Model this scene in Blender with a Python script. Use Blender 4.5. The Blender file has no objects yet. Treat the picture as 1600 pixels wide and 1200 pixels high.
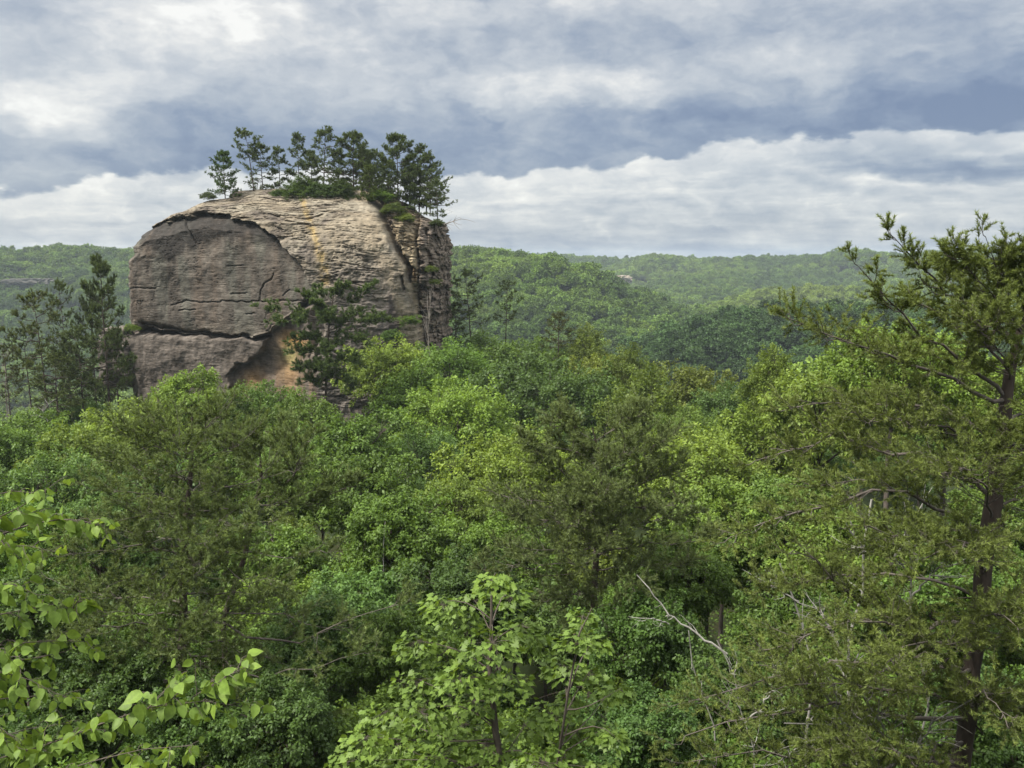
import bpy, math
import numpy as np
from mathutils import Vector

# ------------------------------------------------------------------ camera, sky, sun, exposure
sc = bpy.context.scene
COL = sc.collection
FPX = 1386.0                       # focal length in photo pixels (photo is 1600 x 1200)
HOR = 405.0
PITCH = math.atan((600 - HOR) / FPX)
cam_d = bpy.data.cameras.new("camera")
cam = bpy.data.objects.new("camera", cam_d)
COL.objects.link(cam)
cam_d.sensor_width = 36.0
cam_d.lens = 36.0 * FPX / 1600.0
cam_d.clip_start = 0.1
cam_d.clip_end = 12000
cam.location = (0, 0, 0)
cam.rotation_euler = (math.pi / 2 - PITCH, 0, 0)
sc.camera = cam

EXPO = 1.3
sc.view_settings.view_transform = 'Standard'
sc.view_settings.look = 'None'
sc.view_settings.gamma = 1.0
sc.view_settings.exposure = EXPO
sc.render.engine = 'CYCLES'
cy = sc.cycles
cy.max_bounces = 6
cy.diffuse_bounces = 3
cy.glossy_bounces = 1
cy.transmission_bounces = 3
cy.volume_bounces = 0
cy.transparent_max_bounces = 4
cy.use_denoising = True
cy.denoiser = 'OPENIMAGEDENOISE'
cy.sample_clamp_indirect = 4.0
cy.caustics_reflective = False
cy.caustics_refractive = False

SUN_EL, SUN_AZ = math.radians(52), math.radians(-118)     # azimuth clockwise from +Y (view direction)
sun_d = bpy.data.lights.new("sun", 'SUN')
sun_d.energy = 3.1
sun_d.angle = math.radians(10)
sun_d.color = (1.0, 0.95, 0.86)
sun = bpy.data.objects.new("sun", sun_d)
COL.objects.link(sun)
sdir = Vector((math.cos(SUN_EL) * math.sin(SUN_AZ), math.cos(SUN_EL) * math.cos(SUN_AZ), math.sin(SUN_EL)))
sun.rotation_euler = sdir.to_track_quat('Z', 'Y').to_euler()
sun.location = (-40, -40, 60)

_s, _c = math.sin(PITCH), math.cos(PITCH)


def at(px, py, D):
    """world point at photo pixel (px, py) and horizontal distance D in front of the camera"""
    dx, dv = (px - 800) / FPX, (600 - py) / FPX
    y = _c + dv * _s
    z = -_s + dv * _c
    return np.array((dx * D / y, D, z * D / y))


def azel(px, py):
    p = at(px, py, 1.0)
    return math.atan2(p[0], p[1]), math.atan2(p[2], math.hypot(p[0], p[1]))


class NT:
    """tiny helper for building node trees"""
    def __init__(self, tree):
        self.t = tree
        tree.nodes.clear()

    def n(self, kind, **kw):
        nd = self.t.nodes.new(kind)
        for k, v in kw.items():
            setattr(nd, k, v)
        return nd

    def put(self, sock, v):
        if v is None:
            return
        if isinstance(v, bpy.types.NodeSocket):
            self.t.links.new(v, sock)
        elif hasattr(sock.default_value, '__len__') and not hasattr(v, '__len__'):
            sock.default_value = [v] * len(sock.default_value)
        else:
            sock.default_value = v

    def math(self, op, a, b=None, c=None, clamp=False):
        nd = self.n('ShaderNodeMath', operation=op)
        nd.use_clamp = clamp
        for s, v in zip(nd.inputs, (a, b, c)):
            self.put(s, v)
        return nd.outputs[0]

    def vec(self, op, a, b=None, c=None, out=0):
        nd = self.n('ShaderNodeVectorMath', operation=op)
        for s, v in zip(nd.inputs, (a, b, c)):
            self.put(s, v)
        return nd.outputs[out]

    def scale(self, a, f):
        nd = self.n('ShaderNodeVectorMath', operation='SCALE')
        self.put(nd.inputs[0], a)
        self.put(nd.inputs['Scale'], f)
        return nd.outputs[0]

    def noise(self, v, scale=1.0, detail=4.0, rough=0.55, dist=0.0, col=False):
        nd = self.n('ShaderNodeTexNoise')
        self.put(nd.inputs['Vector'], v)
        nd.inputs['Scale'].default_value = scale
        nd.inputs['Detail'].default_value = detail
        nd.inputs['Roughness'].default_value = rough
        nd.inputs['Distortion'].default_value = dist
        return nd.outputs['Color' if col else 0]

    def mix(self, f, a, b, mode='MIX'):
        nd = self.n('ShaderNodeMix', data_type='RGBA', blend_type=mode)
        self.put(nd.inputs[0], f)
        for s, v in ((nd.inputs[6], a), (nd.inputs[7], b)):
            if hasattr(v, '__len__') and len(v) == 3:
                v = (*v, 1)
            self.put(s, v)
        return nd.outputs[2]

    def ramp(self, f, stops, interp='LINEAR'):
        nd = self.n('ShaderNodeValToRGB')
        cr = nd.color_ramp
        cr.interpolation = interp
        while len(cr.elements) < len(stops):
            cr.elements.new(0.5)
        for e, (p, c) in zip(cr.elements, stops):
            e.position = p
            e.color = (*c, 1)
        self.put(nd.inputs[0], f)
        return nd.outputs[0]

    def mapr(self, v, a, b, c, d, smooth=True):
        nd = self.n('ShaderNodeMapRange')
        nd.interpolation_type = 'SMOOTHSTEP' if smooth else 'LINEAR'
        self.put(nd.inputs[0], v)
        for i, x in enumerate((a, b, c, d)):
            nd.inputs[i + 1].default_value = x
        return nd.outputs[0]


def make_world():
    w = bpy.data.worlds.new("World")
    sc.world = w
    w.use_nodes = True
    N = NT(w.node_tree)
    out = N.n('ShaderNodeOutputWorld')
    sky = N.n('ShaderNodeTexSky', sky_type='NISHITA')
    sky.sun_disc = False
    sky.sun_elevation = SUN_EL
    sky.sun_rotation = SUN_AZ
    bg0 = N.n('ShaderNodeBackground')
    bg0.inputs[1].default_value = 0.09
    N.put(bg0.inputs[0], sky.outputs[0])
    d = N.n('ShaderNodeTexCoord').outputs['Generated']
    sep = N.n('ShaderNodeSeparateXYZ')
    N.put(sep.inputs[0], d)
    az = N.math('ARCTAN2', sep.outputs[0], sep.outputs[1])
    el = N.math('ARCSINE', sep.outputs[2])
    cmb = N.n('ShaderNodeCombineXYZ')
    N.put(cmb.inputs[0], az)
    N.put(cmb.inputs[1], el)
    q = cmb.outputs[0]
    # perspective-flattened coordinates of a cloud deck
    den = N.math('ADD', N.math('MAXIMUM', sep.outputs[2], 0.0), 0.10)
    deck = N.vec('DIVIDE', d, None)
    cd = N.n('ShaderNodeCombineXYZ')
    N.put(cd.inputs[0], N.math('DIVIDE', sep.outputs[0], den))
    N.put(cd.inputs[1], N.math('DIVIDE', sep.outputs[1], den))
    deckp = cd.outputs[0]
    wv = N.vec('MULTIPLY', q, (9.0, 22.0, 1.0))
    w1 = N.vec('SUBTRACT', N.noise(wv, 1.0, 3.0, 0.55, col=True), (0.5, 0.5, 0.5))
    wv2 = N.vec('MULTIPLY', q, (30.0, 60.0, 1.0))
    w2 = N.vec('SUBTRACT', N.noise(wv2, 1.0, 4.0, 0.6, col=True), (0.5, 0.5, 0.5))
    qw = N.vec('ADD', q, N.vec('MULTIPLY', w1, (0.11, 0.05, 0.0)))
    qw = N.vec('ADD', qw, N.vec('MULTIPLY', w2, (0.034, 0.024, 0.0)))
    blobs = [
        (320, 30, 110, 45, .50), (95, 168, 55, 42, .62), (5, 130, 40, 40, .25), (180, 90, 200, 50, .10),
        (830, 125, 120, 30, .24), (1020, 130, 150, 26, .20), (1180, 262, 120, 30, .10), (930, 300, 120, 20, .10),
        (1260, 85, 140, 25, .16), (840, 172, 45, 15, .22), (590, 80, 70, 25, .18), (420, 165, 40, 18, .12),
        (640, 20, 160, 25, .15), (1000, 8, 260, 18, .10), (500, 345, 700, 50, .10), (1300, 340, 380, 30, .08),
        (150, 235, 280, 27, -.25), (400, 190, 250, 36, -.20), (640, 225, 240, 34, -.22), (1380, 180, 330, 30, -.30),
        (1040, 62, 220, 30, -.26), (1560, 130, 160, 70, -.30), (1470, 262, 180, 18, -.55), (1400, 292, 160, 9, .25),
        (700, 70, 110, 50, -.14), (760, 372, 170, 10, -.22), (30, 90, 60, 40, -.18), (980, 176, 150, 12, -.22),
        (150, 345, 190, 9, -.22), (1150, 388, 260, 10, -.18), (900, 322, 60, 6, -.14), (1090, 316, 70, 6, -.14), (1230, 350, 120, 7, -.12),
    ]
    acc = None
    for (u, v, su, sv, A) in blobs:
        a0, e0 = azel(u, v)
        dlt = N.vec('MULTIPLY', N.vec('SUBTRACT', qw, (a0, e0, 0)), (FPX / su, FPX / sv, 0))
        r2 = N.vec('DOT_PRODUCT', dlt, dlt, out=1)
        A = A * (0.80 if A < 0 else 0.82)
        g = N.math('POWER', 2.0, N.math('MULTIPLY', r2, -1.0))
        acc = N.math('MULTIPLY_ADD', g, A, acc if acc is not None else 0.55)
    n1 = N.noise(N.vec('MULTIPLY', qw, (11.0, 21.0, 1.0)), 1.0, 8.0, 0.60)
    n2 = N.noise(deckp, 0.55, 6.0, 0.55)
    n3 = N.noise(N.vec('MULTIPLY', q, (45.0, 80.0, 1.0)), 1.0, 6.0, 0.62)
    L = N.math('MULTIPLY_ADD', N.math('SUBTRACT', n1, 0.5), 0.75, acc)
    L = N.math('MULTIPLY_ADD', N.math('SUBTRACT', n2, 0.5), 0.35, L)
    L = N.math('MULTIPLY_ADD', N.math('SUBTRACT', n3, 0.5), 0.27, L)
    n4 = N.noise(N.vec('MULTIPLY', qw, (12.0, 24.0, 1.0)), 1.0, 4.0, 0.50)
    bil = N.math('ABSOLUTE', N.math('MULTIPLY_ADD', n4, 2.0, -1.0))
    L = N.math('MULTIPLY_ADD', N.math('SUBTRACT', bil, 0.22), -0.32, L)
    g = 2.0 ** -EXPO
    K = lambda r, gg, b: (r * g, gg * g, b * g)
    # the lumpy edge where the dark band rests on the bright layer behind it
    edge = [(-900, 300), (0, 304), (120, 286), (230, 269), (330, 264), (450, 262), (700, 272), (800, 276), (870, 263), (1050, 246),
            (1110, 229), (1250, 214), (1600, 208), (2500, 215)]
    a0, a1 = azel(-900, 405)[0], azel(2500, 405)[0]
    stops = []
    for u, v in edge:
        aa, ee = azel(u, v)
        stops.append(((aa - a0) / (a1 - a0), (ee / 0.25,) * 3))
    e1 = N.math('MULTIPLY', N.ramp(N.mapr(az, a0, a1, 0, 1, False), stops), 0.25)
    vor = N.n('ShaderNodeTexVoronoi', feature='SMOOTH_F1')
    N.put(vor.inputs['Vector'], N.vec('MULTIPLY', N.vec('ADD', q, N.vec('MULTIPLY', w2, (.03, .03, 0))), (21.0, 34.0, 1.0)))
    vor.inputs['Scale'].default_value = 1.0
    vor2 = N.n('ShaderNodeTexVoronoi', feature='SMOOTH_F1')
    N.put(vor2.inputs['Vector'], N.vec('MULTIPLY', N.vec('ADD', q, N.vec('MULTIPLY', w2, (.02, .02, 0))), (60.0, 90.0, 1.0)))
    vor2.inputs['Scale'].default_value = 1.0
    lump = N.math('MULTIPLY_ADD', N.math('SUBTRACT', 0.45, vor.outputs['Distance']), 0.024, N.math('MULTIPLY', N.math('SUBTRACT', 0.45, vor2.outputs['Distance']), 0.009))
    lump = N.math('MULTIPLY_ADD', N.math('SUBTRACT', n3, 0.5), 0.012, lump)
    h = N.math('SUBTRACT', N.math('SUBTRACT', el, e1), lump)
    below = N.mapr(h, -0.0035, 0.0035, 1.0, 0.0)
    depth = N.math('MAXIMUM', N.math('MULTIPLY', h, -1.0), 0.0)
    hgt = N.math('MAXIMUM', h, 0.0)
    Lb = N.math('MULTIPLY_ADD', N.math('POWER', 2.0, N.math('MULTIPLY', depth, -FPX / 34)), 0.26, N.math('SUBTRACT', L, N.mapr(depth, 0.0, 0.09, 0.0, 0.16)))
    La = N.math('MULTIPLY_ADD', N.math('POWER', 2.0, N.math('MULTIPLY', hgt, -FPX / 40)), -0.30, L)
    n5 = N.noise(N.vec('MULTIPLY', N.vec('ADD', q, N.vec('MULTIPLY', w2, (.02, .006, 0))), (9.0, 75.0, 1.0)), 1.0, 5.0, 0.55)
    Lb = N.math('MULTIPLY_ADD', N.math('SUBTRACT', n5, 0.5), N.mapr(depth, 0.004, 0.03, 0.0, 0.75), Lb)
    mxl = N.n('ShaderNodeMix', data_type='FLOAT')
    N.put(mxl.inputs[0], below)
    N.put(mxl.inputs[2], La)
    N.put(mxl.inputs[3], Lb)
    L = mxl.outputs[0]
    # billows inside the clouds
    L = N.math('MULTIPLY_ADD', N.math('SUBTRACT', 0.45, vor.outputs['Distance']), 0.26, L)
    L = N.math('MULTIPLY_ADD', N.math('SUBTRACT', 0.45, vor2.outputs['Distance']), 0.13, L)
    colr = N.ramp(L, [(0.0, K(.18, .235, .36)), (0.22, K(.27, .33, .44)), (0.45, K(.42, .47, .54)),
                      (0.68, K(.60, .63, .66)), (0.88, K(.82, .82, .80)), (1.0, K(.98, .97, .93))])
    zen = N.mapr(el, math.radians(18), math.radians(50), 1.0, 4.7)
    colr = N.mix(N.mapr(el, math.radians(18), math.radians(40), 0.0, 0.75), colr, K(.60, .60, .56))
    bg1 = N.n('ShaderNodeBackground')
    N.put(bg1.inputs[0], colr)
    N.put(bg1.inputs[1], zen)
    mx = N.n('ShaderNodeMixShader')
    mx.inputs[0].default_value = 0.93
    w.node_tree.links.new(bg0.outputs[0], mx.inputs[1])
    w.node_tree.links.new(bg1.outputs[0], mx.inputs[2])
    w.node_tree.links.new(mx.outputs[0], out.inputs[0])
    w.node_tree.nodes.remove(deck.node)


make_world()

# ------------------------------------------------------------------ noise and mesh helpers
_pr = np.random.default_rng(7)
_perm = _pr.permutation(256).astype(np.int64)
_perm = np.concatenate([_perm, _perm, _perm])
_grad = _pr.normal(size=(256, 3))
_grad /= np.linalg.norm(_grad, axis=1)[:, None]


def perlin(p):
    p = np.asarray(p, float)
    i = np.floor(p).astype(np.int64)
    f = p - i
    i &= 255
    u = f * f * f * (f * (f * 6 - 15) + 10)
    out = 0
    for dx in (0, 1):
        wx = u[:, 0] if dx else 1 - u[:, 0]
        for dy in (0, 1):
            wy = u[:, 1] if dy else 1 - u[:, 1]
            for dz in (0, 1):
                wz = u[:, 2] if dz else 1 - u[:, 2]
                h = _perm[_perm[_perm[(i[:, 0] + dx) & 255] + ((i[:, 1] + dy) & 255)] + ((i[:, 2] + dz) & 255)]
                g = _grad[h]
                out = out + wx * wy * wz * (g[:, 0] * (f[:, 0] - dx) + g[:, 1] * (f[:, 1] - dy) + g[:, 2] * (f[:, 2] - dz))
    return out * 1.5


def fbm(p, octv=4, gain=0.5):
    a, s, o = 1.0, 1.0, 0
    for k in range(octv):
        o = o + a * perlin(p * s + 17.3 * k)
        a *= gain
        s *= 2.03
    return o


def sstep(a, b, x):
    t = np.clip((x - a) / (b - a), 0, 1)
    return t * t * (3 - 2 * t)


def unit(v):
    return v / np.maximum(np.linalg.norm(v, axis=-1, keepdims=True), 1e-9)


def mesh_np(name, V, Fs, mat=None, tint=None, smooth=False, colors=None):
    """V (n,3); Fs list of (m,k) index arrays; tint per face"""
    me = bpy.data.meshes.new(name)
    Fs = [np.asarray(f, np.int64) for f in Fs if len(f)]
    me.vertices.add(len(V))
    me.vertices.foreach_set('co', np.asarray(V, np.float32).ravel())
    nl = sum(f.size for f in Fs)
    npol = sum(len(f) for f in Fs)
    me.loops.add(nl)
    me.polygons.add(npol)
    me.loops.foreach_set('vertex_index', np.concatenate([f.ravel() for f in Fs]).astype(np.int32))
    tot = np.concatenate([np.full(len(f), f.shape[1]) for f in Fs])
    st = np.concatenate([[0], np.cumsum(tot)[:-1]])
    me.polygons.foreach_set('loop_start', st.astype(np.int32))
    if smooth:
        me.polygons.foreach_set('use_smooth', np.ones(npol, bool))
    me.update(calc_edges=True)
    if tint is not None:
        a = me.attributes.new('tint', 'FLOAT', 'FACE')
        a.data.foreach_set('value', np.asarray(tint, np.float32))
    if colors is not None:
        a = me.attributes.new('stone', 'FLOAT_COLOR', 'POINT')
        a.data.foreach_set('color', np.concatenate([colors, np.ones((len(V), 1))], 1).astype(np.float32).ravel())
    if mat is not None:
        me.materials.append(mat)
    return me


def link(name, data, parent=None, loc=None):
    o = bpy.data.objects.new(name, data)
    COL.objects.link(o)
    if parent is not None:
        o.parent = parent
    if loc is not None:
        o.location = [float(x) for x in loc]
    return o


def tag(o, label=None, cat=None, group=None, kind=None):
    if label:
        o['label'] = label
    if cat:
        o['category'] = cat
    if group:
        o['group'] = group
    if kind:
        o['kind'] = kind
    return o


def thing(name, label, cat, loc=(0, 0, 0), group=None):
    o = link(name, None, None, loc)
    o.empty_display_size = 0.5
    return tag(o, label, cat, group)


class Wood:
    """collects tapered tubes and turns them into one mesh"""
    def __init__(self):
        self.b = {}

    def many(self, P, R, sides=4):
        self.b.setdefault((P.shape[1], sides), []).append((np.asarray(P, float), np.asarray(R, float)))

    def one(self, P, R, sides=6):
        P = np.asarray(P, float)
        R = np.asarray(R, float)
        self.many(P[None], R[None], sides)

    def mesh(self, name, mat):
        Vs, Fs, off = [], [], 0
        for (n, k), lst in self.b.items():
            P = np.concatenate([a for a, _ in lst])
            R = np.concatenate([r for _, r in lst])
            B = len(P)
            T = np.empty_like(P)
            T[:, 1:-1] = P[:, 2:] - P[:, :-2]
            T[:, 0] = P[:, 1] - P[:, 0]
            T[:, -1] = P[:, -1] - P[:, -2]
            T = unit(T)
            ref = np.where(np.abs(T[:, :1, 2:3]) > 0.8, np.array([1.0, 0.1, 0]), np.array([0.05, 0.1, 1.0]))
            n1 = unit(np.cross(T, np.broadcast_to(ref, T.shape)))
            n2 = np.cross(T, n1)
            a = np.arange(k) * 2 * math.pi / k
            ring = (n1[:, :, None] * np.cos(a)[None, None, :, None] + n2[:, :, None] * np.sin(a)[None, None, :, None])
            V = P[:, :, None] + ring * R[:, :, None, None]
            Vs.append(V.reshape(-1, 3))
            base = off + (np.arange(B) * n * k)[:, None, None] + (np.arange(n - 1) * k)[None, :, None]
            i0 = base + np.arange(k)
            i1 = base + (np.arange(k) + 1) % k
            Fs.append(np.stack([i0, i1, i1 + k, i0 + k], -1).reshape(-1, 4))
            off += V.size // 3
        return mesh_np(name, np.concatenate(Vs), Fs, mat, smooth=True)


def scatter(tpl_v, tpl_f, P, X, Y, S, tint):
    """copies of a small template at P with axes X (length), Y (width); S sizes. returns V, F, face tint"""
    X = unit(X)
    Z = unit(np.cross(X, Y))
    Y = np.cross(Z, X)
    k = len(tpl_v)
    V = (P[:, None] + (X[:, None] * tpl_v[None, :, 0:1] + Y[:, None] * tpl_v[None, :, 1:2]
                       + Z[:, None] * tpl_v[None, :, 2:3]) * S[:, None, None]).reshape(-1, 3)
    F = [(tf[None] + (np.arange(len(P)) * k)[:, None, None]).reshape(-1, tf.shape[1]) for tf in tpl_f]
    t = np.concatenate([np.repeat(tint, len(tf)) for tf in tpl_f])
    return V, F, t


# ------------------------------------------------------------------ materials
def mat_new(name):
    m = bpy.data.materials.new(name)
    m.use_nodes = True
    return m, NT(m.node_tree)


def finish(m, N, sh):
    out = N.n('ShaderNodeOutputMaterial')
    m.node_tree.links.new(sh, out.inputs[0])
    return m


def leaf_shader(m, N, col, trans=0.34, rough=0.5, spec=0.25, tcol=(1.35, 1.25, 0.7)):
    p = N.n('ShaderNodeBsdfPrincipled')
    N.put(p.inputs['Base Color'], col)
    p.inputs['Roughness'].default_value = rough
    p.inputs['Specular IOR Level'].default_value = spec
    t = N.n('ShaderNodeBsdfTranslucent')
    N.put(t.inputs[0], N.mix(1.0, col, tcol, 'MULTIPLY'))
    mx = N.n('ShaderNodeMixShader')
    mx.inputs[0].default_value = trans
    m.node_tree.links.new(p.outputs[0], mx.inputs[1])
    m.node_tree.links.new(t.outputs[0], mx.inputs[2])
    return finish(m, N, mx.outputs[0])


def attr(N, name, typ='GEOMETRY'):
    return N.n('ShaderNodeAttribute', attribute_name=name, attribute_type=typ)


def mat_leaf(name='leaf', lo=0.62, hi=1.45, yl=(1.18, 1.08, 0.85), **kw):
    m, N = mat_new(name)
    oc = N.n('ShaderNodeObjectInfo').outputs['Color']
    t = attr(N, 'tint').outputs['Fac']
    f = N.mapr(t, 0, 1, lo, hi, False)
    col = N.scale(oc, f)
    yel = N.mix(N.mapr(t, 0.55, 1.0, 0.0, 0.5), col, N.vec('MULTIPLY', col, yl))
    if name == 'large_leaf':                # faint mottling of the blades
        mo = N.noise(N.n('ShaderNodeTexCoord').outputs['Object'], 45.0, 3, 0.6)
        yel = N.scale(yel, N.mapr(mo, 0.3, 0.7, 0.82, 1.18))
    return leaf_shader(m, N, yel, **kw)


def mat_far_leaf():
    m, N = mat_new('far_foliage')
    a = attr(N, 'hue', 'INSTANCER')
    has = N.math('GREATER_THAN', N.vec('LENGTH', a.outputs['Color'], out=1), 0.001)
    col = N.mix(has, (0.05, 0.09, 0.025), a.outputs['Color'])
    t = attr(N, 'tint').outputs['Fac']
    col = N.scale(col, N.mapr(t, 0, 1, 0.65, 1.4, False))
    return leaf_shader(m, N, col, trans=0.2, spec=0.15)


def mat_bark(name, a, b, scale=6.0, stretch=0.25, bump=0.6):
    m, N = mat_new(name)
    g = N.n('ShaderNodeTexCoord').outputs['Object']
    v = N.vec('MULTIPLY', g, (1, 1, stretch))
    n = N.noise(v, scale, 6, 0.65)
    n2 = N.noise(g, scale * 0.3, 3, 0.5)
    f = N.math('MULTIPLY_ADD', n2, 0.5, N.math('MULTIPLY', n, 0.6), clamp=True)
    col = N.ramp(f, [(0.3, a), (0.75, b)])
    p = N.n('ShaderNodeBsdfPrincipled')
    N.put(p.inputs['Base Color'], col)
    p.inputs['Roughness'].default_value = 0.9
    p.inputs['Specular IOR Level'].default_value = 0.15
    bp = N.n('ShaderNodeBump')
    bp.inputs['Strength'].default_value = bump
    bp.inputs['Distance'].default_value = 0.03
    N.put(bp.inputs['Height'], n)
    N.put(p.inputs['Normal'], bp.outputs[0])
    return finish(m, N, p.outputs[0])


def mat_rock():
    m, N = mat_new('sandstone')
    g = N.n('ShaderNodeTexCoord').outputs['Object']
    c = attr(N, 'stone').outputs['Color']
    n1 = N.noise(g, 0.9, 8, 0.65)
    n2 = N.noise(N.vec('MULTIPLY', g, (0.6, 0.6, 4.0)), 1.1, 6, 0.65)
    n3 = N.noise(g, 6.0, 4, 0.7)
    f = N.math('MULTIPLY_ADD', n1, 0.9, N.math('MULTIPLY', n2, 0.6))
    c = N.scale(c, N.mapr(f, 0.5, 1.0, 0.55, 1.45, False))
    sp = N.mapr(n3, 0.63, 0.74, 0.0, 0.45)
    c = N.mix(sp, c, (0.36, 0.34, 0.30))
    dk = N.mapr(n3, 0.30, 0.40, 0.6, 0.0)
    c = N.mix(dk, c, (0.05, 0.045, 0.04))
    p = N.n('ShaderNodeBsdfPrincipled')
    N.put(p.inputs['Base Color'], c)
    p.inputs['Roughness'].default_value = 0.92
    p.inputs['Specular IOR Level'].default_value = 0.12
    bp = N.n('ShaderNodeBump')
    bp.inputs['Strength'].default_value = 0.8
    bp.inputs['Distance'].default_value = 0.25
    N.put(bp.inputs['Height'], N.math('MULTIPLY_ADD', n2, 0.7, N.math('MULTIPLY', n3, 0.35)))
    N.put(p.inputs['Normal'], bp.outputs[0])
    return finish(m, N, p.outputs[0])


def mat_ground():
    m, N = mat_new('forest_floor')
    g = N.n('ShaderNodeTexCoord').outputs['Object']
    n = N.noise(g, 0.35, 8, 0.65)
    n2 = N.noise(g, 3.0, 5, 0.65)
    c = N.ramp(N.math('MULTIPLY_ADD', n2, 0.4, N.math('MULTIPLY', n, 0.6)),
               [(0.35, (0.014, 0.020, 0.008)), (0.5, (0.022, 0.032, 0.010)), (0.7, (0.045, 0.035, 0.020))])
    p = N.n('ShaderNodeBsdfPrincipled')
    N.put(p.inputs['Base Color'], c)
    p.inputs['Roughness'].default_value = 0.95
    p.inputs['Specular IOR Level'].default_value = 0.1
    bp = N.n('ShaderNodeBump')
    bp.inputs['Strength'].default_value = 0.8
    N.put(bp.inputs['Height'], n2)
    N.put(p.inputs['Normal'], bp.outputs[0])
    return finish(m, N, p.outputs[0])


M_LEAF = mat_leaf()
M_NEEDLE = mat_leaf('needles', 0.55, 1.6, yl=(1.1, 1.05, .8), trans=0.25, rough=0.55, spec=0.2)
M_BIGLEAF = mat_leaf('large_leaf', 0.75, 1.3, trans=0.38, rough=0.5, spec=0.2)
M_FAR = mat_far_leaf()
M_BARK = mat_bark('bark', (0.035, 0.028, 0.022), (0.12, 0.10, 0.085))
M_PBARK = mat_bark('pine_bark', (0.016, 0.013, 0.011), (0.082, 0.064, 0.052))
M_DEAD = mat_bark('dead_wood', (0.10, 0.095, 0.085), (0.36, 0.345, 0.31), scale=9)
M_LIMB = mat_bark('pine_limb', (0.035, 0.030, 0.026), (0.145, 0.125, 0.108))
M_TWIG = mat_bark('grey_twig', (0.10, 0.085, 0.075), (0.26, 0.23, 0.20), scale=9)
M_ROCK = mat_rock()
M_GROUND = mat_ground()

# foliage base colours
C_MID = (0.088, 0.148, 0.024)
C_LIT = (0.126, 0.190, 0.030)
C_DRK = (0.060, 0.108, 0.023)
C_BLU = (0.082, 0.142, 0.030)
C_OLV = (0.112, 0.150, 0.024)
C_PIN = (0.085, 0.110, 0.030)
C_PIND = (0.064, 0.088, 0.028)

# ------------------------------------------------------------------ terrain
RIDGES = [
    # crest as (photo x, photo y of tree tops, distance), side slope
    ([(-500, 396, 900), (0, 391, 850), (120, 391, 850), (220, 396, 900), (450, 402, 1000)], 0.42),
    ([(540, 400, 640), (690, 395, 600), (755, 395, 600), (800, 408, 570), (850, 440, 540), (900, 470, 500),
      (950, 500, 470), (990, 540, 430)], 0.42),
    ([(600, 404, 1500), (820, 403, 1400), (880, 401, 1400), (1000, 405, 1400), (1060, 404, 1300), (1110, 412, 1450),
      (1160, 406, 1250), (1260, 403, 1200), (1350, 398, 1200), (1450, 399, 1200), (1900, 396, 1200)], 0.24),
    ([(1160, 406, 1250), (1130, 430, 1050), (1080, 462, 900), (1030, 490, 760)], 0.30),
    ([(960, 405, 1400), (950, 440, 1150), (960, 470, 950)], 0.30),
    ([(1380, 400, 1200), (1400, 440, 980), (1380, 458, 840), (1290, 452, 760), (1200, 460, 720), (1120, 482, 680)], 0.34),
    ([(1000, 600, 280), (1060, 548, 300), (1120, 507, 320), (1200, 489, 340), (1280, 481, 350), (1400, 482, 350),
      (1500, 488, 350), (2000, 480, 350)], 0.52),
]
_RW = [([at(*p) + np.array((0, 0, -11.0)) for p in pts], sl) for pts, sl in RIDGES]
FLOOR = -120.0


def ground(x, y):
    x = np.asarray(x, float)
    y = np.asarray(y, float)
    sh = np.broadcast(x, y).shape
    x = np.broadcast_to(x, sh).ravel()
    y = np.broadcast_to(y, sh).ravel()
    h = np.full(x.shape, FLOOR)
    nz = fbm(np.stack([x / 130, y / 130, 0 * x], 1), 4)
    for pts, sl in _RW:
        for a, b in zip(pts[:-1], pts[1:]):
            ex, ey = b[0] - a[0], b[1] - a[1]
            t = np.clip(((x - a[0]) * ex + (y - a[1]) * ey) / (ex * ex + ey * ey), 0, 1)
            d = np.hypot(x - a[0] - t * ex, y - a[1] - t * ey)
            z = a[2] + (b[2] - a[2]) * t - sl * (np.sqrt(d * d + 900) - 30) + nz * np.clip(d / 60, 0, 1) * 21
            h = np.maximum(h, z)
    # the near spur that carries the rock
    r = np.hypot(x, y)
    near = -1.7 - 13.5 * sstep(1.6, 9, y + np.abs(x) * 0.08) - 6.5 * sstep(8, 34, y)
    near = near - 3.0 * sstep(60, 100, y) + 1.0 * fbm(np.stack([x / 18, y / 18, 0 * x + 5], 1), 3)
    near = near - 70 * sstep(118, 250, y) - 55 * sstep(48, 140, np.abs(x + 5)) - 14 * sstep(0, 60, -y) * 2
    near = near - 8 * sstep(-38, -58, x) * sstep(60, 90, y)
    return np.maximum(h, near).reshape(sh)


def build_ground():
    th = np.concatenate([np.radians(np.arange(-46, 46, 0.4)), np.radians(np.arange(46, 314, 3.0))])
    rr = np.concatenate([[0.0], np.geomspace(0.6, 2600, 190)])
    T, Rr = np.meshgrid(th, rr[1:])
    X, Y = Rr * np.sin(T), Rr * np.cos(T)
    Z = ground(X, Y)
    V = np.concatenate([[[0, 0, -1.7]], np.stack([X, Y, Z], -1).reshape(-1, 3)])
    n = len(th)
    i = np.arange(n)
    j = (i + 1) % n
    tri = np.stack([np.zeros(n, int), 1 + j, 1 + i], 1)
    q = []
    for k in range(len(rr) - 2):
        a = 1 + k * n
        q.append(np.stack([a + i, a + j, a + n + j, a + n + i], 1))
    me = mesh_np('ground', V, [tri[:, ::-1], np.concatenate(q)], M_GROUND, smooth=True)
    tag(link('ground', me), kind='structure')


build_ground()


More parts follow.
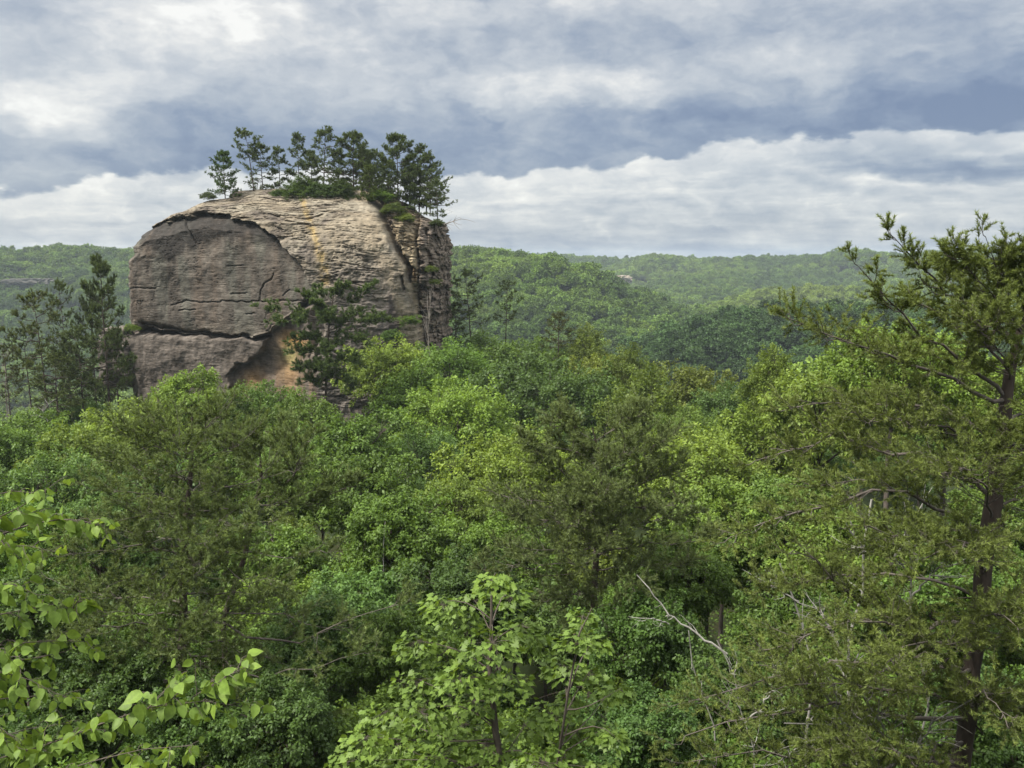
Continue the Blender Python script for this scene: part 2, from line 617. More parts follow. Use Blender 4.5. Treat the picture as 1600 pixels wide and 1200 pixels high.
# ------------------------------------------------------------------ the rock
def poly_sd(u, v, poly):
    """signed distance to polygon, negative inside"""
    P = np.array(poly, float)
    Q = np.roll(P, -1, 0)
    d = np.full(u.shape, 1e9)
    ins = np.zeros(u.shape, bool)
    for a, b in zip(P, Q):
        e = b - a
        t = np.clip(((u - a[0]) * e[0] + (v - a[1]) * e[1]) / (e @ e), 0, 1)
        d = np.minimum(d, np.hypot(u - a[0] - t * e[0], v - a[1] - t * e[1]))
        if a[1] != b[1]:
            c = (a[1] > v) != (b[1] > v)
            ins ^= c & (u < (b[0] - a[0]) * (v - a[1]) / (b[1] - a[1]) + a[0])
    return np.where(ins, -d, d)


def line_d(u, v, pts):
    """distance to polyline and parameter 0..1 along it"""
    P = np.array(pts, float)
    d = np.full(u.shape, 1e9)
    s = np.zeros(u.shape)
    n = len(P) - 1
    for k in range(n):
        a, b = P[k], P[k + 1]
        e = b - a
        t = np.clip(((u - a[0]) * e[0] + (v - a[1]) * e[1]) / (e @ e), 0, 1)
        dd = np.hypot(u - a[0] - t * e[0], v - a[1] - t * e[1])
        m = dd < d
        d = np.where(m, dd, d)
        s = np.where(m, (k + t) / n, s)
    return d, s


ARCH = [(190, 420), (200, 396), (212, 381), (237, 357), (263, 348), (292, 341), (318, 335), (352, 336), (390, 345), (430, 367),
        (462, 400), (480, 430), (490, 452), (474, 470), (450, 490), (420, 510), (402, 522), (365, 531), (320, 530),
        (260, 522), (213, 512), (196, 480)]
SLAB = [(150, 524), (240, 526), (330, 534), (406, 533), (399, 548), (387, 560), (370, 569), (350, 574), (338, 590), (345, 610), (335, 640), (330, 800),
        (150, 800)]
CLEFT = [(584, 300), (596, 326), (606, 352), (616, 378), (626, 398), (638, 418), (640, 440)]


def build_rock():
    # silhouette heights (photo y) and the left and right photo x at mid depth
    sil = [(760, 214, 690), (640, 213, 690), (585, 204, 692), (545, 197, 694), (524, 193, 695), (519, 197, 695),
           (513, 208, 695), (490, 205, 696), (440, 203, 697), (400, 203, 697), (380, 209, 695), (362, 221, 692),
           (348, 234, 689), (335, 255, 683), (327, 269, 668), (318, 298, 655), (312, 311, 640), (308, 322, 622),
           (305, 335, 605)]
    prof = [(760, 1.0), (640, 0.6), (520, 0.0), (450, 0.0), (410, 0.5), (375, 1.8), (350, 3.4), (335, 5.0), (319, 7.0),
            (308, 9.0), (300, 11.0), (297, 12.5)]
    DM = 109.0
    zs = np.array([at(0, a, 100 + b)[2] for a, b in prof])
    rl = np.array([b for _, b in prof])
    seg = np.concatenate([[0], np.cumsum(np.hypot(np.diff(zs), np.diff(rl)))])
    nz = 470
    s = np.concatenate([np.linspace(0, seg[1], 20)[:-1], np.linspace(seg[1], seg[-1], nz)])
    z = np.interp(s, seg, zs)
    roll = np.interp(s, seg, rl)
    ker = np.ones(15) / 15
    roll = np.convolve(np.pad(roll, 7, 'edge'), ker, 'valid')
    sz = np.array([at(0, a, DM)[2] for a, _, _ in sil])
    sz = np.minimum(sz, zs[-1] - 0.02 * np.arange(len(sz))[::-1])
    xl = np.interp(z, sz, [at(b, a, DM)[0] for a, b, _ in sil])
    xr = np.interp(z, sz, [at(c, a, DM)[0] for a, _, c in sil])
    zz3 = np.stack([0 * z, 0 * z, z * 0.9], 1)
    xl = xl + 0.45 * fbm(zz3 + 4, 3) * sstep(-7, -3, z)
    xr = xr + 0.40 * fbm(zz3 + 14, 3)
    # angle samples, dense on the front
    n = 2.9
    tt = np.linspace(0, 2 * math.pi, 6001)[:-1]
    sx = np.sign(np.cos(tt)) * np.abs(np.cos(tt)) ** (2 / n)
    sy = np.sign(np.sin(tt)) * np.abs(np.sin(tt)) ** (2 / n)
    w = np.where(sy < 0.25, 1.0, 0.16)
    L = np.concatenate([[0], np.cumsum(np.hypot(np.diff(np.append(sx, sx[0])) * 18, np.diff(np.append(sy, sy[0])) * 12) * w)])
    nth = 980
    ta = np.interp(np.linspace(0, L[-1], nth + 1)[:-1], L, np.append(tt, 2 * math.pi))
    cx = np.sign(np.cos(ta)) * np.abs(np.cos(ta)) ** (2 / n)
    cyy = np.sign(np.sin(ta)) * np.abs(np.sin(ta)) ** (2 / n)
    a = ((xr - xl) / 2)[:, None]
    xc = ((xr + xl) / 2)[:, None]
    yf = 100 + roll[:, None]
    yb = (126 - roll * 0.3)[:, None]
    X = xc + a * cx[None]
    Y = (yf + yb) / 2 + (yb - yf) / 2 * cyy[None]
    Z = np.repeat(z[:, None], nth, 1)
    # right-hand part of the top slopes down to the right and is set lower
    # cap rings
    caps = []
    for k in range(1, 40):
        f = 1 - k / 39.5
        caps.append((xc[-1] + (X[-1] - xc[-1]) * f, (yf[-1] + yb[-1]) / 2 + (Y[-1] - (yf[-1] + yb[-1]) / 2) * f,
                     np.full(nth, z[-1] + 0.25 * (1 - f * f))))
    X = np.concatenate([X, np.array([c[0] for c in caps])])
    Y = np.concatenate([Y, np.array([c[1] for c in caps])])
    Z = np.concatenate([Z, np.array([c[2] for c in caps])])
    shp = X.shape
    X, Y, Z = X.ravel(), Y.ravel(), Z.ravel()
    fr = np.repeat(np.concatenate([np.ones(len(z)), np.linspace(1, 0, 39)])[:, None], nth, 1).ravel()
    front = sstep(0.2, -0.25, np.tile(cyy, shp[0])) * sstep(0.7, 1.0, fr)
    P3 = np.stack([X, Y, Z], 1)
    u = 800 + FPX * X / Y
    v = 405 - FPX * Z / Y
    wob = fbm(P3 * 0.55, 3)
    wob2 = fbm(P3 * 0.55 + 31.7, 3)
    uu = u + 5 * wob
    vv = v + 5 * wob2
    Y0 = Y.copy()
    # ---- large forms
    dA = poly_sd(uu, vv, ARCH)
    inA = sstep(2.0, -2.0, dA)
    yrec = np.interp(u, [200, 300, 380, 440, 492], [105.4, 105.0, 104.0, 102.8, 101.2])
    yrec = yrec + np.interp(v, [340, 420, 530], [0.5, 0.0, -0.5]) + 0.35 * fbm(P3 * 0.22 + 3, 3)
    Yt = np.where(inA > 0, Y0 + inA * np.maximum(np.maximum(yrec - Y0, 1.6 * sstep(470, 390, v) * sstep(215, 275, u)), 0.0), Y0)
    # lower part of the front: wall under the recess
    vb = np.interp(uu, [190, 213, 260, 320, 365, 402, 420, 450, 474, 492], [507, 513, 522, 529, 530, 522, 512, 494, 478, 470])
    low = sstep(-1, 4, vv - vb) * sstep(492, 474, uu - 0.25 * np.maximum(v - 560, 0))
    ylow = yrec + np.interp(u, [180, 345, 400, 440, 470, 500], [-0.5, -0.4, 0.8, 1.1, 0.6, 0.0]) * sstep(700, 560, v)
    # undercut right of the recess foot
    und = poly_sd(uu, vv, [(405, 520), (425, 508), (455, 490), (474, 468), (492, 455), (505, 520), (480, 560), (400, 640), (345, 640), (345, 580), (380, 565), (402, 545)])
    inU = sstep(4, -3, und)
    ylow = ylow + 0.9 * inU * sstep(650, 540, v)
    inS = sstep(1.5, -1.5, poly_sd(uu, vv, SLAB))
    ylow = yrec + 1.0 * sstep(660, 560, v) + (-0.75 - 1.0 * sstep(660, 560, v)) * inS
    ylow = ylow + (np.maximum(yrec, 0) - 0.4 - ylow) * sstep(440, 490, u)
    Yt = Yt + low * (np.maximum(ylow, Y0) - Yt)
    Yt = np.where((inU > 0) & (low < 1), Yt + (1 - low) * inU * np.maximum(yrec + 1.2 - Yt, 0), Yt)
    # slot between the overhanging face and the shelf
    d, s_ = line_d(uu, vv, [(205, 514), (235, 519), (290, 526), (330, 530), (405, 530)])
    Yt += 1.9 * np.exp(-(d / np.interp(s_, [0, .15, .6, 1], [6, 6, 3.6, 2.0])) ** 2)
    d, s_ = line_d(uu, vv, [(470, 478), (482, 473), (492, 474)])
    Yt += 1.8 * np.exp(-(d / 4.0) ** 2)
    # cleft and the broken buttress to its right
    cl = np.interp(v, [a_[1] for a_ in CLEFT] + [520, 560], [a_[0] for a_ in CLEFT] + [652, 655])
    d, s_ = line_d(u + 2 * wob, v, CLEFT)
    Yt += 3.2 * np.exp(-(d / np.interp(s_, [0, .4, .9, 1], [5.5, 4.5, 3.0, 1.5])) ** 2)
    but = sstep(-2, 4, u - cl)
    Yt += but * 1.1
    for pts, dep, wd in (([(655, 330), (650, 380), (655, 430), (652, 470), (662, 540)], 1.3, 3.0), ([(668, 360), (672, 420), (668, 470)], 0.8, 2.5),
                         ([(634, 408), (644, 422), (650, 432)], 1.0, 3.0), ([(628, 432), (631, 452)], 1.2, 1.6),
                         ([(655, 425), (672, 428)], 1.2, 3.0), ([(652, 448), (668, 452)], 1.0, 3.0)):
        d, s_ = line_d(u + 3 * wob, v + 2 * wob2, pts)
        Yt += dep * np.exp(-(d / wd) ** 2)
    # dark drained face at the foot of the slope
    # ---- bedding
    slab = sstep(-62, -30, u - cl) * (1 - but)
    bed = (1 - 0.95 * inA) * (1 - 0.92 * low) * (1 - 0.72 * slab)
    tilt = Z + 0.05 * (X + 25) + 0.5 * fbm(P3 * 0.10 + 9, 2)
    Q = np.stack([X * 0.11, Y * 0.11, tilt * 1.25], 1)
    r1 = np.abs(perlin(Q))
    r2 = np.abs(perlin(np.stack([X * 0.30, Y * 0.30, tilt * 3.0 + 40], 1)))
    r3 = perlin(np.stack([X * 0.45, Y * 0.45, tilt * 0.9 + 80], 1))
    brk = sstep(-0.15, 0.35, fbm(np.stack([X * 0.35, Y * 0.35, tilt * 0.8], 1) + 15, 3))
    r4 = np.abs(perlin(np.stack([X * 0.8, Y * 0.8, tilt * 6.5 + 10], 1)))
    big = sstep(-.25, .3, fbm(np.stack([X * 0.16, Y * 0.16, tilt * 0.3], 1) + 33, 2))
    led = 0.65 * sstep(0.10, 0.0, r1) * brk + 0.40 * sstep(0.12, 0.0, r2) * (1 - 0.8 * brk) - 0.50 * r3 + 0.16 * sstep(0.15, 0, r4)
    led = led * (0.45 + 0.75 * big)
    Yt += bed * led * 0.85
    # broken blocks on the buttress
    bq = np.stack([np.floor((X + 0.5 * wob) * 0.62) * 3.1, 0 * X, np.floor((tilt + 0.35 * wob2) * 0.55) * 5.7], 1) + 0.37
    Yt += but * (perlin(bq) * 2.3 + 0.6 * fbm(P3 * 0.9, 4) + 0.5 * sstep(.12, 0, r2))
    # roughness everywhere
    fine = fbm(P3 * 1.6, 4)
    calm = np.maximum(inA, 0.75 * low)
    Yt += (0.16 - 0.11 * calm) * fine + 0.30 * fbm(P3 * 0.35 + 50, 3) * (1 - 0.75 * calm)
    # cracks of the recessed face
    for pts, dep, wd in (([(250, 478), (272, 472), (300, 474), (340, 473), (400, 472), (470, 470)], 0.35, 1.0),
                         ([(392, 470), (396, 452), (402, 443), (415, 436), (420, 428)], 0.3, 1.0),
                         ([(434, 462), (446, 452)], 0.3, 0.9), ([(262, 487), (284, 486)], 0.3, 0.9),
                         ([(370, 494), (386, 491)], 0.3, 0.9), ([(340, 416), (370, 415)], 0.2, 0.7),
                         ([(290, 338), (294, 360), (298, 380)], 0.5, 1.0), ([(205, 450), (230, 450)], .25, .8),
                         ([(345, 461), (372, 460)], .25, .8)):
        d, s_ = line_d(u + 2.5 * wob, v + 2.0 * wob2 + 1.5 * fine, pts)
        Yt += dep * np.exp(-(d / wd) ** 2)
    hr = np.abs(perlin(np.stack([X * 0.7, Y * 0.7, Z * 4.5], 1)))
    Yt += inA * 0.10 * sstep(0.08, 0.0, hr) * sstep(-0.1, 0.3, fbm(P3 * 0.5 + 70, 2))
    Yd = Y0 + front * (Yt - Y0)
    # general relief for sides, back and top, along the outward direction
    nx, ny = (X - float(xc[0, 0])), (Y - 113)
    nr = np.hypot(nx, ny) + 1e-6
    g = (1 - front) * (1.0 * fbm(P3 * 0.3, 4) - 0.6 * sstep(0.12, 0, r1) + 0.5 * r3 - .3 * sstep(.12, 0, r2)) * sstep(0.0, 0.3, fr)
    g += 0.45 * led * sstep(0.02, 0.3, 1 - front) * front
    Xd = X + g * nx / nr
    Yd = Yd + g * ny / nr
    Zd = Z + (1 - front) * sstep(1.0, 0.9, fr) * 0.25 * fbm(P3 * 0.4, 3)
    # top right shoulder steps down
    Zd -= sstep(-2, 8, 800 + FPX * X / 110.0 - 602) * sstep(4.0, 7.0, Z) * (0.2 + 1.9 * sstep(610, 700, 800 + FPX * X / 110.0))
    # ledges tip down on the underside: push ledge lips up a little
    Zd += front * bed * 0.36 * perlin(np.stack([X * 0.2, Y * 0.2, Z * 0.9 + 5], 1))
    # ---- stone colours, with shade under the recess lip painted in
    n1 = fbm(P3 * 0.35 + 11, 4)[:, None]
    n2 = fbm(np.stack([X * 0.22, Y * 0.22, tilt * 1.4], 1) + 23, 4)[:, None]
    stv = fbm(np.stack([X * 0.9, Y * 0.2, Z * 0.05], 1) + 60, 4)[:, None]        # vertical water streaks
    stv2 = fbm(np.stack([X * 0.45, Y * 0.2, Z * 0.04], 1) + 90, 3)[:, None]
    C = lambda *c: np.array(c)[None]
    lerp = lambda A_, B_, t: A_ + (B_ - A_) * np.clip(t, 0, 1)
    top = lerp(C(.225, .185, .135), C(.33, .29, .225), 0.5 + 0.9 * n2)
    top = lerp(top, C(.17, .142, .115), sstep(0.0, 0.6, n1))
    top = lerp(top, C(.36, .30, .215), 0.6 * sstep(.1, .6, fbm(P3 * 0.16 + 77, 3))[:, None])
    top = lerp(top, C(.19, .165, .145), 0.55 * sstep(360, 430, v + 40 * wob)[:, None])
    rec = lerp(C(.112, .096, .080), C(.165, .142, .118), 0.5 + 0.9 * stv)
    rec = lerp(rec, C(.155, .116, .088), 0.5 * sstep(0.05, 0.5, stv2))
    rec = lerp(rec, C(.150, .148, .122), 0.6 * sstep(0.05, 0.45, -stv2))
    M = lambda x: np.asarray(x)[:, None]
    rec = lerp(rec, C(.040, .036, .033), 0.85 * M(sstep(8, -6, poly_sd(uu + 6 * stv[:, 0], vv + 8 * stv[:, 0], [(226, 372), (245, 352), (290, 340), (330, 336), (380, 346), (430, 366), (452, 392), (430, 388), (390, 368), (345, 372), (310, 385), (280, 398), (245, 402)]))))  # dark stain merged with painted shade below the overhanging lip
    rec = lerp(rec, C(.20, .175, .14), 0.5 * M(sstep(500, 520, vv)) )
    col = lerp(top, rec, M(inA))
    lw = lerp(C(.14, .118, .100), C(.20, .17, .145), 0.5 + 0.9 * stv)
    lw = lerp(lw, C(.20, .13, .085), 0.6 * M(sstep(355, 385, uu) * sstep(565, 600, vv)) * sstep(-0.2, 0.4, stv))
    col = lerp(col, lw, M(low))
    G = lambda u0, v0, su, sv: M(np.exp(-((uu - u0) / su) ** 2 - ((vv - v0) / sv) ** 2))
    col = lerp(col, C(.46, .27, .10), 1.0 * G(452, 528, 26, 20) * M(sstep(515, 527, vv)) + 0.5 * G(440, 575, 22, 45) + 0.55 * G(375, 600, 20, 22))
    col = lerp(col, C(.36, .38, .14), 0.6 * G(440, 555, 14, 14))
    but_c = lerp(C(.25, .195, .125), C(.34, .275, .185), 0.5 + n2)
    but_c = lerp(but_c, C(.19, .15, .125), sstep(0.0, 0.6, n1))
    but_c = lerp(but_c, C(.40, .25, .10), 0.7 * G(632, 428, 12, 8))
    but_c = lerp(but_c, C(.23, .185, .155), M(sstep(650, 662, uu)) * 0.75)
    col = lerp(col, but_c, M(but))
    col = lerp(col, C(.335, .275, .195), 0.75 * M(slab) * sstep(-0.5, 0.3, n1))
    d, s_ = line_d(u + 3 * wob, v, [(479, 300), (481, 318), (485, 340), (495, 370), (505, 400), (508, 440)])
    col = lerp(col, C(.43, .31, .13), M(0.75 * np.exp(-(d / np.interp(s_, [0, .5, 1], [4.5, 4.5, 9])) ** 2) * sstep(-.6, .2, fine)))
    dk = poly_sd(uu, vv, [(582, 540), (604, 470), (612, 452), (622, 500), (628, 560), (580, 580)])
    col = lerp(col, C(.085, .070, .072), 0.85 * M(sstep(5, -5, dk)))
    wall = M(sstep(440, 475, vv) * sstep(480, 495, uu) * (1 - but) * (1 - sstep(600, 615, uu)))
    col = lerp(col, C(.20, .175, .155), 0.6 * wall)
    col = lerp(col, C(.10, .11, .055), 0.55 * M(sstep(1, .85, fr)) + 0.0 * n1)
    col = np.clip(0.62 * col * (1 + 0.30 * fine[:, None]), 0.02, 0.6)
    V = np.stack([Xd, Yd, Zd], 1)
    nr_, nt_ = shp
    i = np.arange(nt_)
    j = (i + 1) % nt_
    k = np.arange(nr_ - 1)[:, None] * nt_
    F = np.stack([k + i, k + j, k + nt_ + j, k + nt_ + i], -1).reshape(-1, 4)
    top_c = len(V)
    V = np.concatenate([V, [V[-nt_:].mean(0)]])
    col = np.concatenate([col, col[-1:]])
    T = np.stack([(nr_ - 1) * nt_ + i, (nr_ - 1) * nt_ + j, np.full(nt_, top_c)], 1)
    me = mesh_np('sandstone_rock', V, [F, T], M_ROCK, smooth=True, colors=col)
    o = link('sandstone_rock', me)
    tag(o, 'massive grey-brown sandstone rock with a half-moon recess and pines on its flat top', 'rock')


build_rock()


def blob_rock(name, label, c, size, seed, col, cat='rock', group=None, res=70, block=0.25):
    """a weathered angular block with real thickness"""
    th = np.linspace(0, 2 * math.pi, res * 2 + 1)[:-1]
    ph = np.linspace(-math.pi / 2, math.pi / 2, res)
    T, Ph = np.meshgrid(th, ph)
    e = 0.55
    pw = lambda x: np.sign(x) * np.abs(x) ** e
    D = np.stack([pw(np.cos(Ph)) * pw(np.cos(T)), pw(np.cos(Ph)) * pw(np.sin(T)), pw(np.sin(Ph))], -1).reshape(-1, 3)
    S = np.array(size)
    P = D * S
    sc_ = 2.2 / S.min()
    n = fbm(P * sc_ * 0.5 + seed * 7.7, 4)
    led = np.abs(perlin(np.stack([P[:, 0] * sc_ * .15, P[:, 1] * sc_ * .15, P[:, 2] * sc_ * 1.4], 1) + seed))
    P = P * (1 + block * n - 0.12 * sstep(0.12, 0, led))[:, None]
    colr = np.array(col)[None] * (1 + 0.5 * fbm(P * sc_ + 3, 3)[:, None])
    m = res * 2
    i = np.arange(m)
    j = (i + 1) % m
    k = np.arange(res - 1)[:, None] * m
    F = np.stack([k + i, k + j, k + m + j, k + m + i], -1).reshape(-1, 4)
    me = mesh_np(name, P, [F], M_ROCK, smooth=True, colors=np.clip(colr, .02, .6))
    return tag(link(name, me, None, c), label, cat, group)


blob_rock('boulder', 'dark angular boulder wedged against the left foot of the big rock', at(189, 560, 106), (2.3, 2.6, 3.2), 3, (.095, .082, .072))
blob_rock('boulder', 'flat-topped grey ledge block above the dark boulder left of the big rock', at(183, 521, 107), (1.5, 2.0, 0.75), 5, (.16, .14, .12))


# ------------------------------------------------------------------ trees
LEAF4 = (np.array([(0, 0, 0), (0.5, 0.30, 0.07), (1, 0, -0.10), (0.5, -0.30, 0.07)]), [np.array([[0, 1, 2, 3]])])


def needle_tpl(n, width, spread=0.75, seed=0):
    r = np.random.default_rng(seed)
    V, F = [], []
    for k in range(n):
        a = 2 * math.pi * (k + r.uniform(-.3, .3)) / n
        s = spread * r.uniform(0.35, 1.1)
        d = unit(np.array((1.0, s * math.cos(a), s * math.sin(a)))) * r.uniform(0.75, 1.1)
        w = unit(np.cross(d, r.normal(size=3))) * width
        b = np.array((r.uniform(-0.25, 0.15), 0, 0))
        V += [b - w, b + w, b + d]
        F.append([3 * k, 3 * k + 1, 3 * k + 2])
    return np.array(V), [np.array(F)]


def bend(a, b, n, sag, rng, jit):
    """(B,3)->(B,n,3) curved paths from a to b"""
    t = np.linspace(0, 1, n)[None, :, None]
    P = a[:, None] + (b - a)[:, None] * t
    off = rng.normal(size=(len(a), 1, 3)) * jit
    P = P + np.sin(t * math.pi) * off
    P[:, :, 2] += sag * (np.sin(t * math.pi))[:, :, 0]
    return P


def make_broadleaf(rng, R=4.0, H=6.0, n_b=15, n_c=13, n_l=42, leaf=0.30, form='dome', droop=0.3, bole=16.0, cr=0.17):
    """crown centred at z=0; bole runs down to -bole. returns (wood, crown mesh data)"""
    k = np.arange(n_b)
    zz = 1 - 1.5 * (k + 0.5) / n_b
    ang = k * 2.39996 + rng.uniform(0, 6)
    rad = np.sqrt(np.maximum(1 - zz * zz, 0.02))
    B = np.stack([rad * np.cos(ang) * R * 0.68, rad * np.sin(ang) * R * 0.68, zz * H * 0.38], 1)
    B *= rng.uniform(0.70, 1.22, (n_b, 1))
    B[:, 2] += rng.normal(0, 0.06 * H, n_b)
    if form == 'cone':
        f = np.clip(0.95 - 0.6 * (B[:, 2] / H + 0.3), 0.15, 1.2)
        B[:, :2] *= f[:, None]
        B[:, 2] *= 1.25
    if form == 'open':
        B *= rng.uniform(0.8, 1.25, (n_b, 1))
    br = R * rng.uniform(0.20, 0.38, n_b) * (1.0 if form != 'cone' else 0.8)
    cpos, ctint, cb, cdir = [], [], [], []
    for i in range(n_b):
        ax = unit(unit(B[i] * np.array((1, 1, 0.6))) + np.array((0, 0, 0.9)))
        d = unit(rng.normal(size=(n_c, 3)) * 0.75 + ax[None] * 0.75)
        q = rng.uniform(0.45, 1.15, (n_c, 1))
        q[: max(1, n_c // 6)] *= 1.3          # a few shoots stand out of the bough
        p = B[i] + d * br[i] * q
        cpos.append(p)
        cdir.append(d)
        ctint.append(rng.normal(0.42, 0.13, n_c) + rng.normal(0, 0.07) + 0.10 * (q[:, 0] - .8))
        cb.append(np.full(n_c, i))
    cpos, ctint, cb, cdir = np.concatenate(cpos), np.concatenate(ctint), np.concatenate(cb), np.concatenate(cdir)
    nC = len(cpos)
    crad = R * cr * rng.uniform(0.55, 1.35, nC)
    ci = np.repeat(np.arange(nC), n_l)
    al = rng.uniform(0.0, 1.0, (nC * n_l, 1)) ** 0.8
    lt = unit(rng.normal(size=(nC * n_l, 3)))
    D_ = cdir[ci]
    lt = unit(lt - D_ * (lt * D_).sum(1, keepdims=True))
    wd = rng.uniform(0, 1, (nC * n_l, 1)) ** 0.5 * (0.75 - 0.55 * al)
    cr_ = crad[ci][:, None]
    P = cpos[ci] + D_ * cr_ * (2.1 * al - 0.9) + lt * wd * cr_ * np.array((1.15, 1.15, 0.8))
    P[:, 2] -= 0.75 * crad[ci] * (al[:, 0] * 0.5 + wd[:, 0]) ** 2
    rr = al
    d = unit(lt + D_ * (al - .2))
    nrm = unit(0.75 * d + np.array((0, 0, 0.60)) + 0.42 * rng.normal(size=d.shape))
    X = unit(0.7 * lt + 0.5 * D_ + 0.45 * rng.normal(size=d.shape) + np.array((0, 0, -droop)))
    Y = np.cross(nrm, X)
    S = leaf * rng.uniform(0.6, 1.3, len(P))
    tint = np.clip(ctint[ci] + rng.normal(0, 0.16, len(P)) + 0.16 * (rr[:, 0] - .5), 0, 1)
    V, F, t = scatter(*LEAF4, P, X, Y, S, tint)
    w = Wood()
    r0 = R * 0.045
    jig = rng.normal(0, 0.12, (9, 2)).cumsum(0) * 0.5
    zt = np.linspace(-bole, H * 0.28, 9)
    tr = np.concatenate([jig - jig[5], zt[:, None]], 1)
    w.one(tr, np.linspace(r0 * 1.5, r0 * 0.3, 9), 8)
    tz = np.clip(B[:, 2] - R * rng.uniform(0.35, 0.8, n_b), -H * 0.75, H * 0.2)
    st = np.stack([np.interp(tz, zt, tr[:, 0]), np.interp(tz, zt, tr[:, 1]), tz], 1)
    P1 = bend(st, B, 6, 0.12 * R, rng, 0.09 * R)
    w.many(P1, np.linspace(r0 * 0.5, r0 * 0.14, 6)[None] * rng.uniform(0.7, 1.2, (n_b, 1)), 5)
    mid = P1[:, 4][cb]
    w.many(bend(mid, cpos, 4, 0.03 * R, rng, 0.04 * R), np.broadcast_to(np.linspace(r0 * 0.14, r0 * 0.04, 4), (nC, 4)), 3)
    return w, (V, F, t)


def grow_pine(limbs, rng, wood, L2=0.9, n2=16, s0=0.28, n3=5, l3=0.33, nt=5, up=0.3, r=0.02, tw=0.006, flat=0.35, kr=6, dens=1.0):
    """side branches, twigs and tuft points for a list of limb polylines [(pts, radius0)]"""
    TP, TD, TT = [], [], []
    for pts, r0 in limbs:
        pts = np.asarray(pts, float)
        # resample
        seg = np.concatenate([[0], np.cumsum(np.linalg.norm(np.diff(pts, axis=0), axis=1))])
        m = kr + 4
        q = np.linspace(0, seg[-1], m)
        pts = np.stack([np.interp(q, seg, pts[:, c]) for c in range(3)], 1)
        ln = seg[-1]
        jit = rng.normal(0, 0.018 * ln, (m, 3)) * np.sin(np.linspace(0, math.pi, m))[:, None]
        pts = pts + jit
        wood.one(pts, r0 * (1 - 0.85 * np.linspace(0, 1, m) ** 0.9), 6)
        nn = max(3, int(n2 * dens * rng.uniform(0.8, 1.2)))
        s = np.sort(rng.uniform(s0, 1.0, nn))
        s[-1] = 1.0
        f = s * (m - 1)
        i0 = np.clip(f.astype(int), 0, m - 2)
        base = pts[i0] + (pts[i0 + 1] - pts[i0]) * (f - i0)[:, None]
        T = unit(pts[i0 + 1] - pts[i0])
        side = unit(np.cross(T, np.array((0, 0, 1.0))[None]))
        sg = np.where(np.arange(nn) % 2 == 0, 1.0, -1.0)[:, None]
        D = unit(T * rng.uniform(0.5, 1.1, (nn, 1)) + side * sg * rng.uniform(0.4, 1.0, (nn, 1))
                 + np.array((0, 0, 1.0)) * rng.normal(up, flat, (nn, 1)))
        D[-1] = T[-1]
        ll = L2 * (1 - 0.55 * (s - s0) / (1 - s0)) * rng.uniform(0.55, 1.15, nn)
        end = base + D * ll[:, None] + np.array((0, 0, 0.12 * L2))
        P2 = bend(base, end, 4, -0.10 * L2, rng, 0.05 * L2)
        wood.many(P2, np.linspace(1, 0.35, 4)[None] * np.full((nn, 1), r), 4)
        # twigs
        s3 = rng.uniform(0.25, 1.0, (nn, n3))
        s3[:, -1] = 1.0
        f3 = s3 * 3
        j0 = np.clip(f3.astype(int), 0, 2)
        ar = np.arange(nn)[:, None]
        b3 = P2[ar, j0] + (P2[ar, j0 + 1] - P2[ar, j0]) * (f3 - j0)[..., None]
        d3 = unit(D[:, None] * 0.8 + rng.normal(0, 0.6, (nn, n3, 3)) + np.array((0, 0, up * 1.2)))
        e3 = b3 + d3 * (l3 * L2 * rng.uniform(0.6, 1.2, (nn, n3, 1)))
        b3, e3, d3 = b3.reshape(-1, 3), e3.reshape(-1, 3), d3.reshape(-1, 3)
        wood.many(np.stack([b3, (b3 + e3) / 2, e3], 1), np.full((len(b3), 1), tw) * np.array((1, .8, .5)), 3)
        tt = np.linspace(0.3, 1.0, nt)[None, :, None]
        tp = b3[:, None] + (e3 - b3)[:, None] * tt
        td = unit(d3[:, None] + rng.normal(0, 0.45, (len(b3), nt, 3)) + np.array((0, 0, 0.35)))
        ti = rng.normal(0.36, 0.10, (len(b3), 1)) + np.linspace(-0.12, 0.22, nt)[None] + rng.normal(0, 0.10, (len(b3), nt))
        TP.append(tp.reshape(-1, 3))
        TD.append(td.reshape(-1, 3))
        TT.append(ti.ravel())
    return np.concatenate(TP), np.concatenate(TD), np.clip(np.concatenate(TT), 0, 1)


def tuft_mesh(name, tufts, rng, ln, n, width, spread=0.75):
    P, D, T = tufts
    Vs, Fs, ts, off = [], [], [], 0
    grp = rng.integers(0, 4, len(P))
    for g in range(4):
        m = grp == g
        if not m.any():
            continue
        tv, tf = needle_tpl(n, width, spread, g + 11)
        V, F, t = scatter(tv, tf, P[m], D[m], rng.normal(size=(int(m.sum()), 3)), ln * rng.uniform(0.75, 1.25, int(m.sum())), T[m])
        Vs.append(V)
        Fs.append(F[0] + off)
        ts.append(t)
        off += len(V)
    return mesh_np(name, np.concatenate(Vs), [np.concatenate(Fs)], M_NEEDLE, np.concatenate(ts))


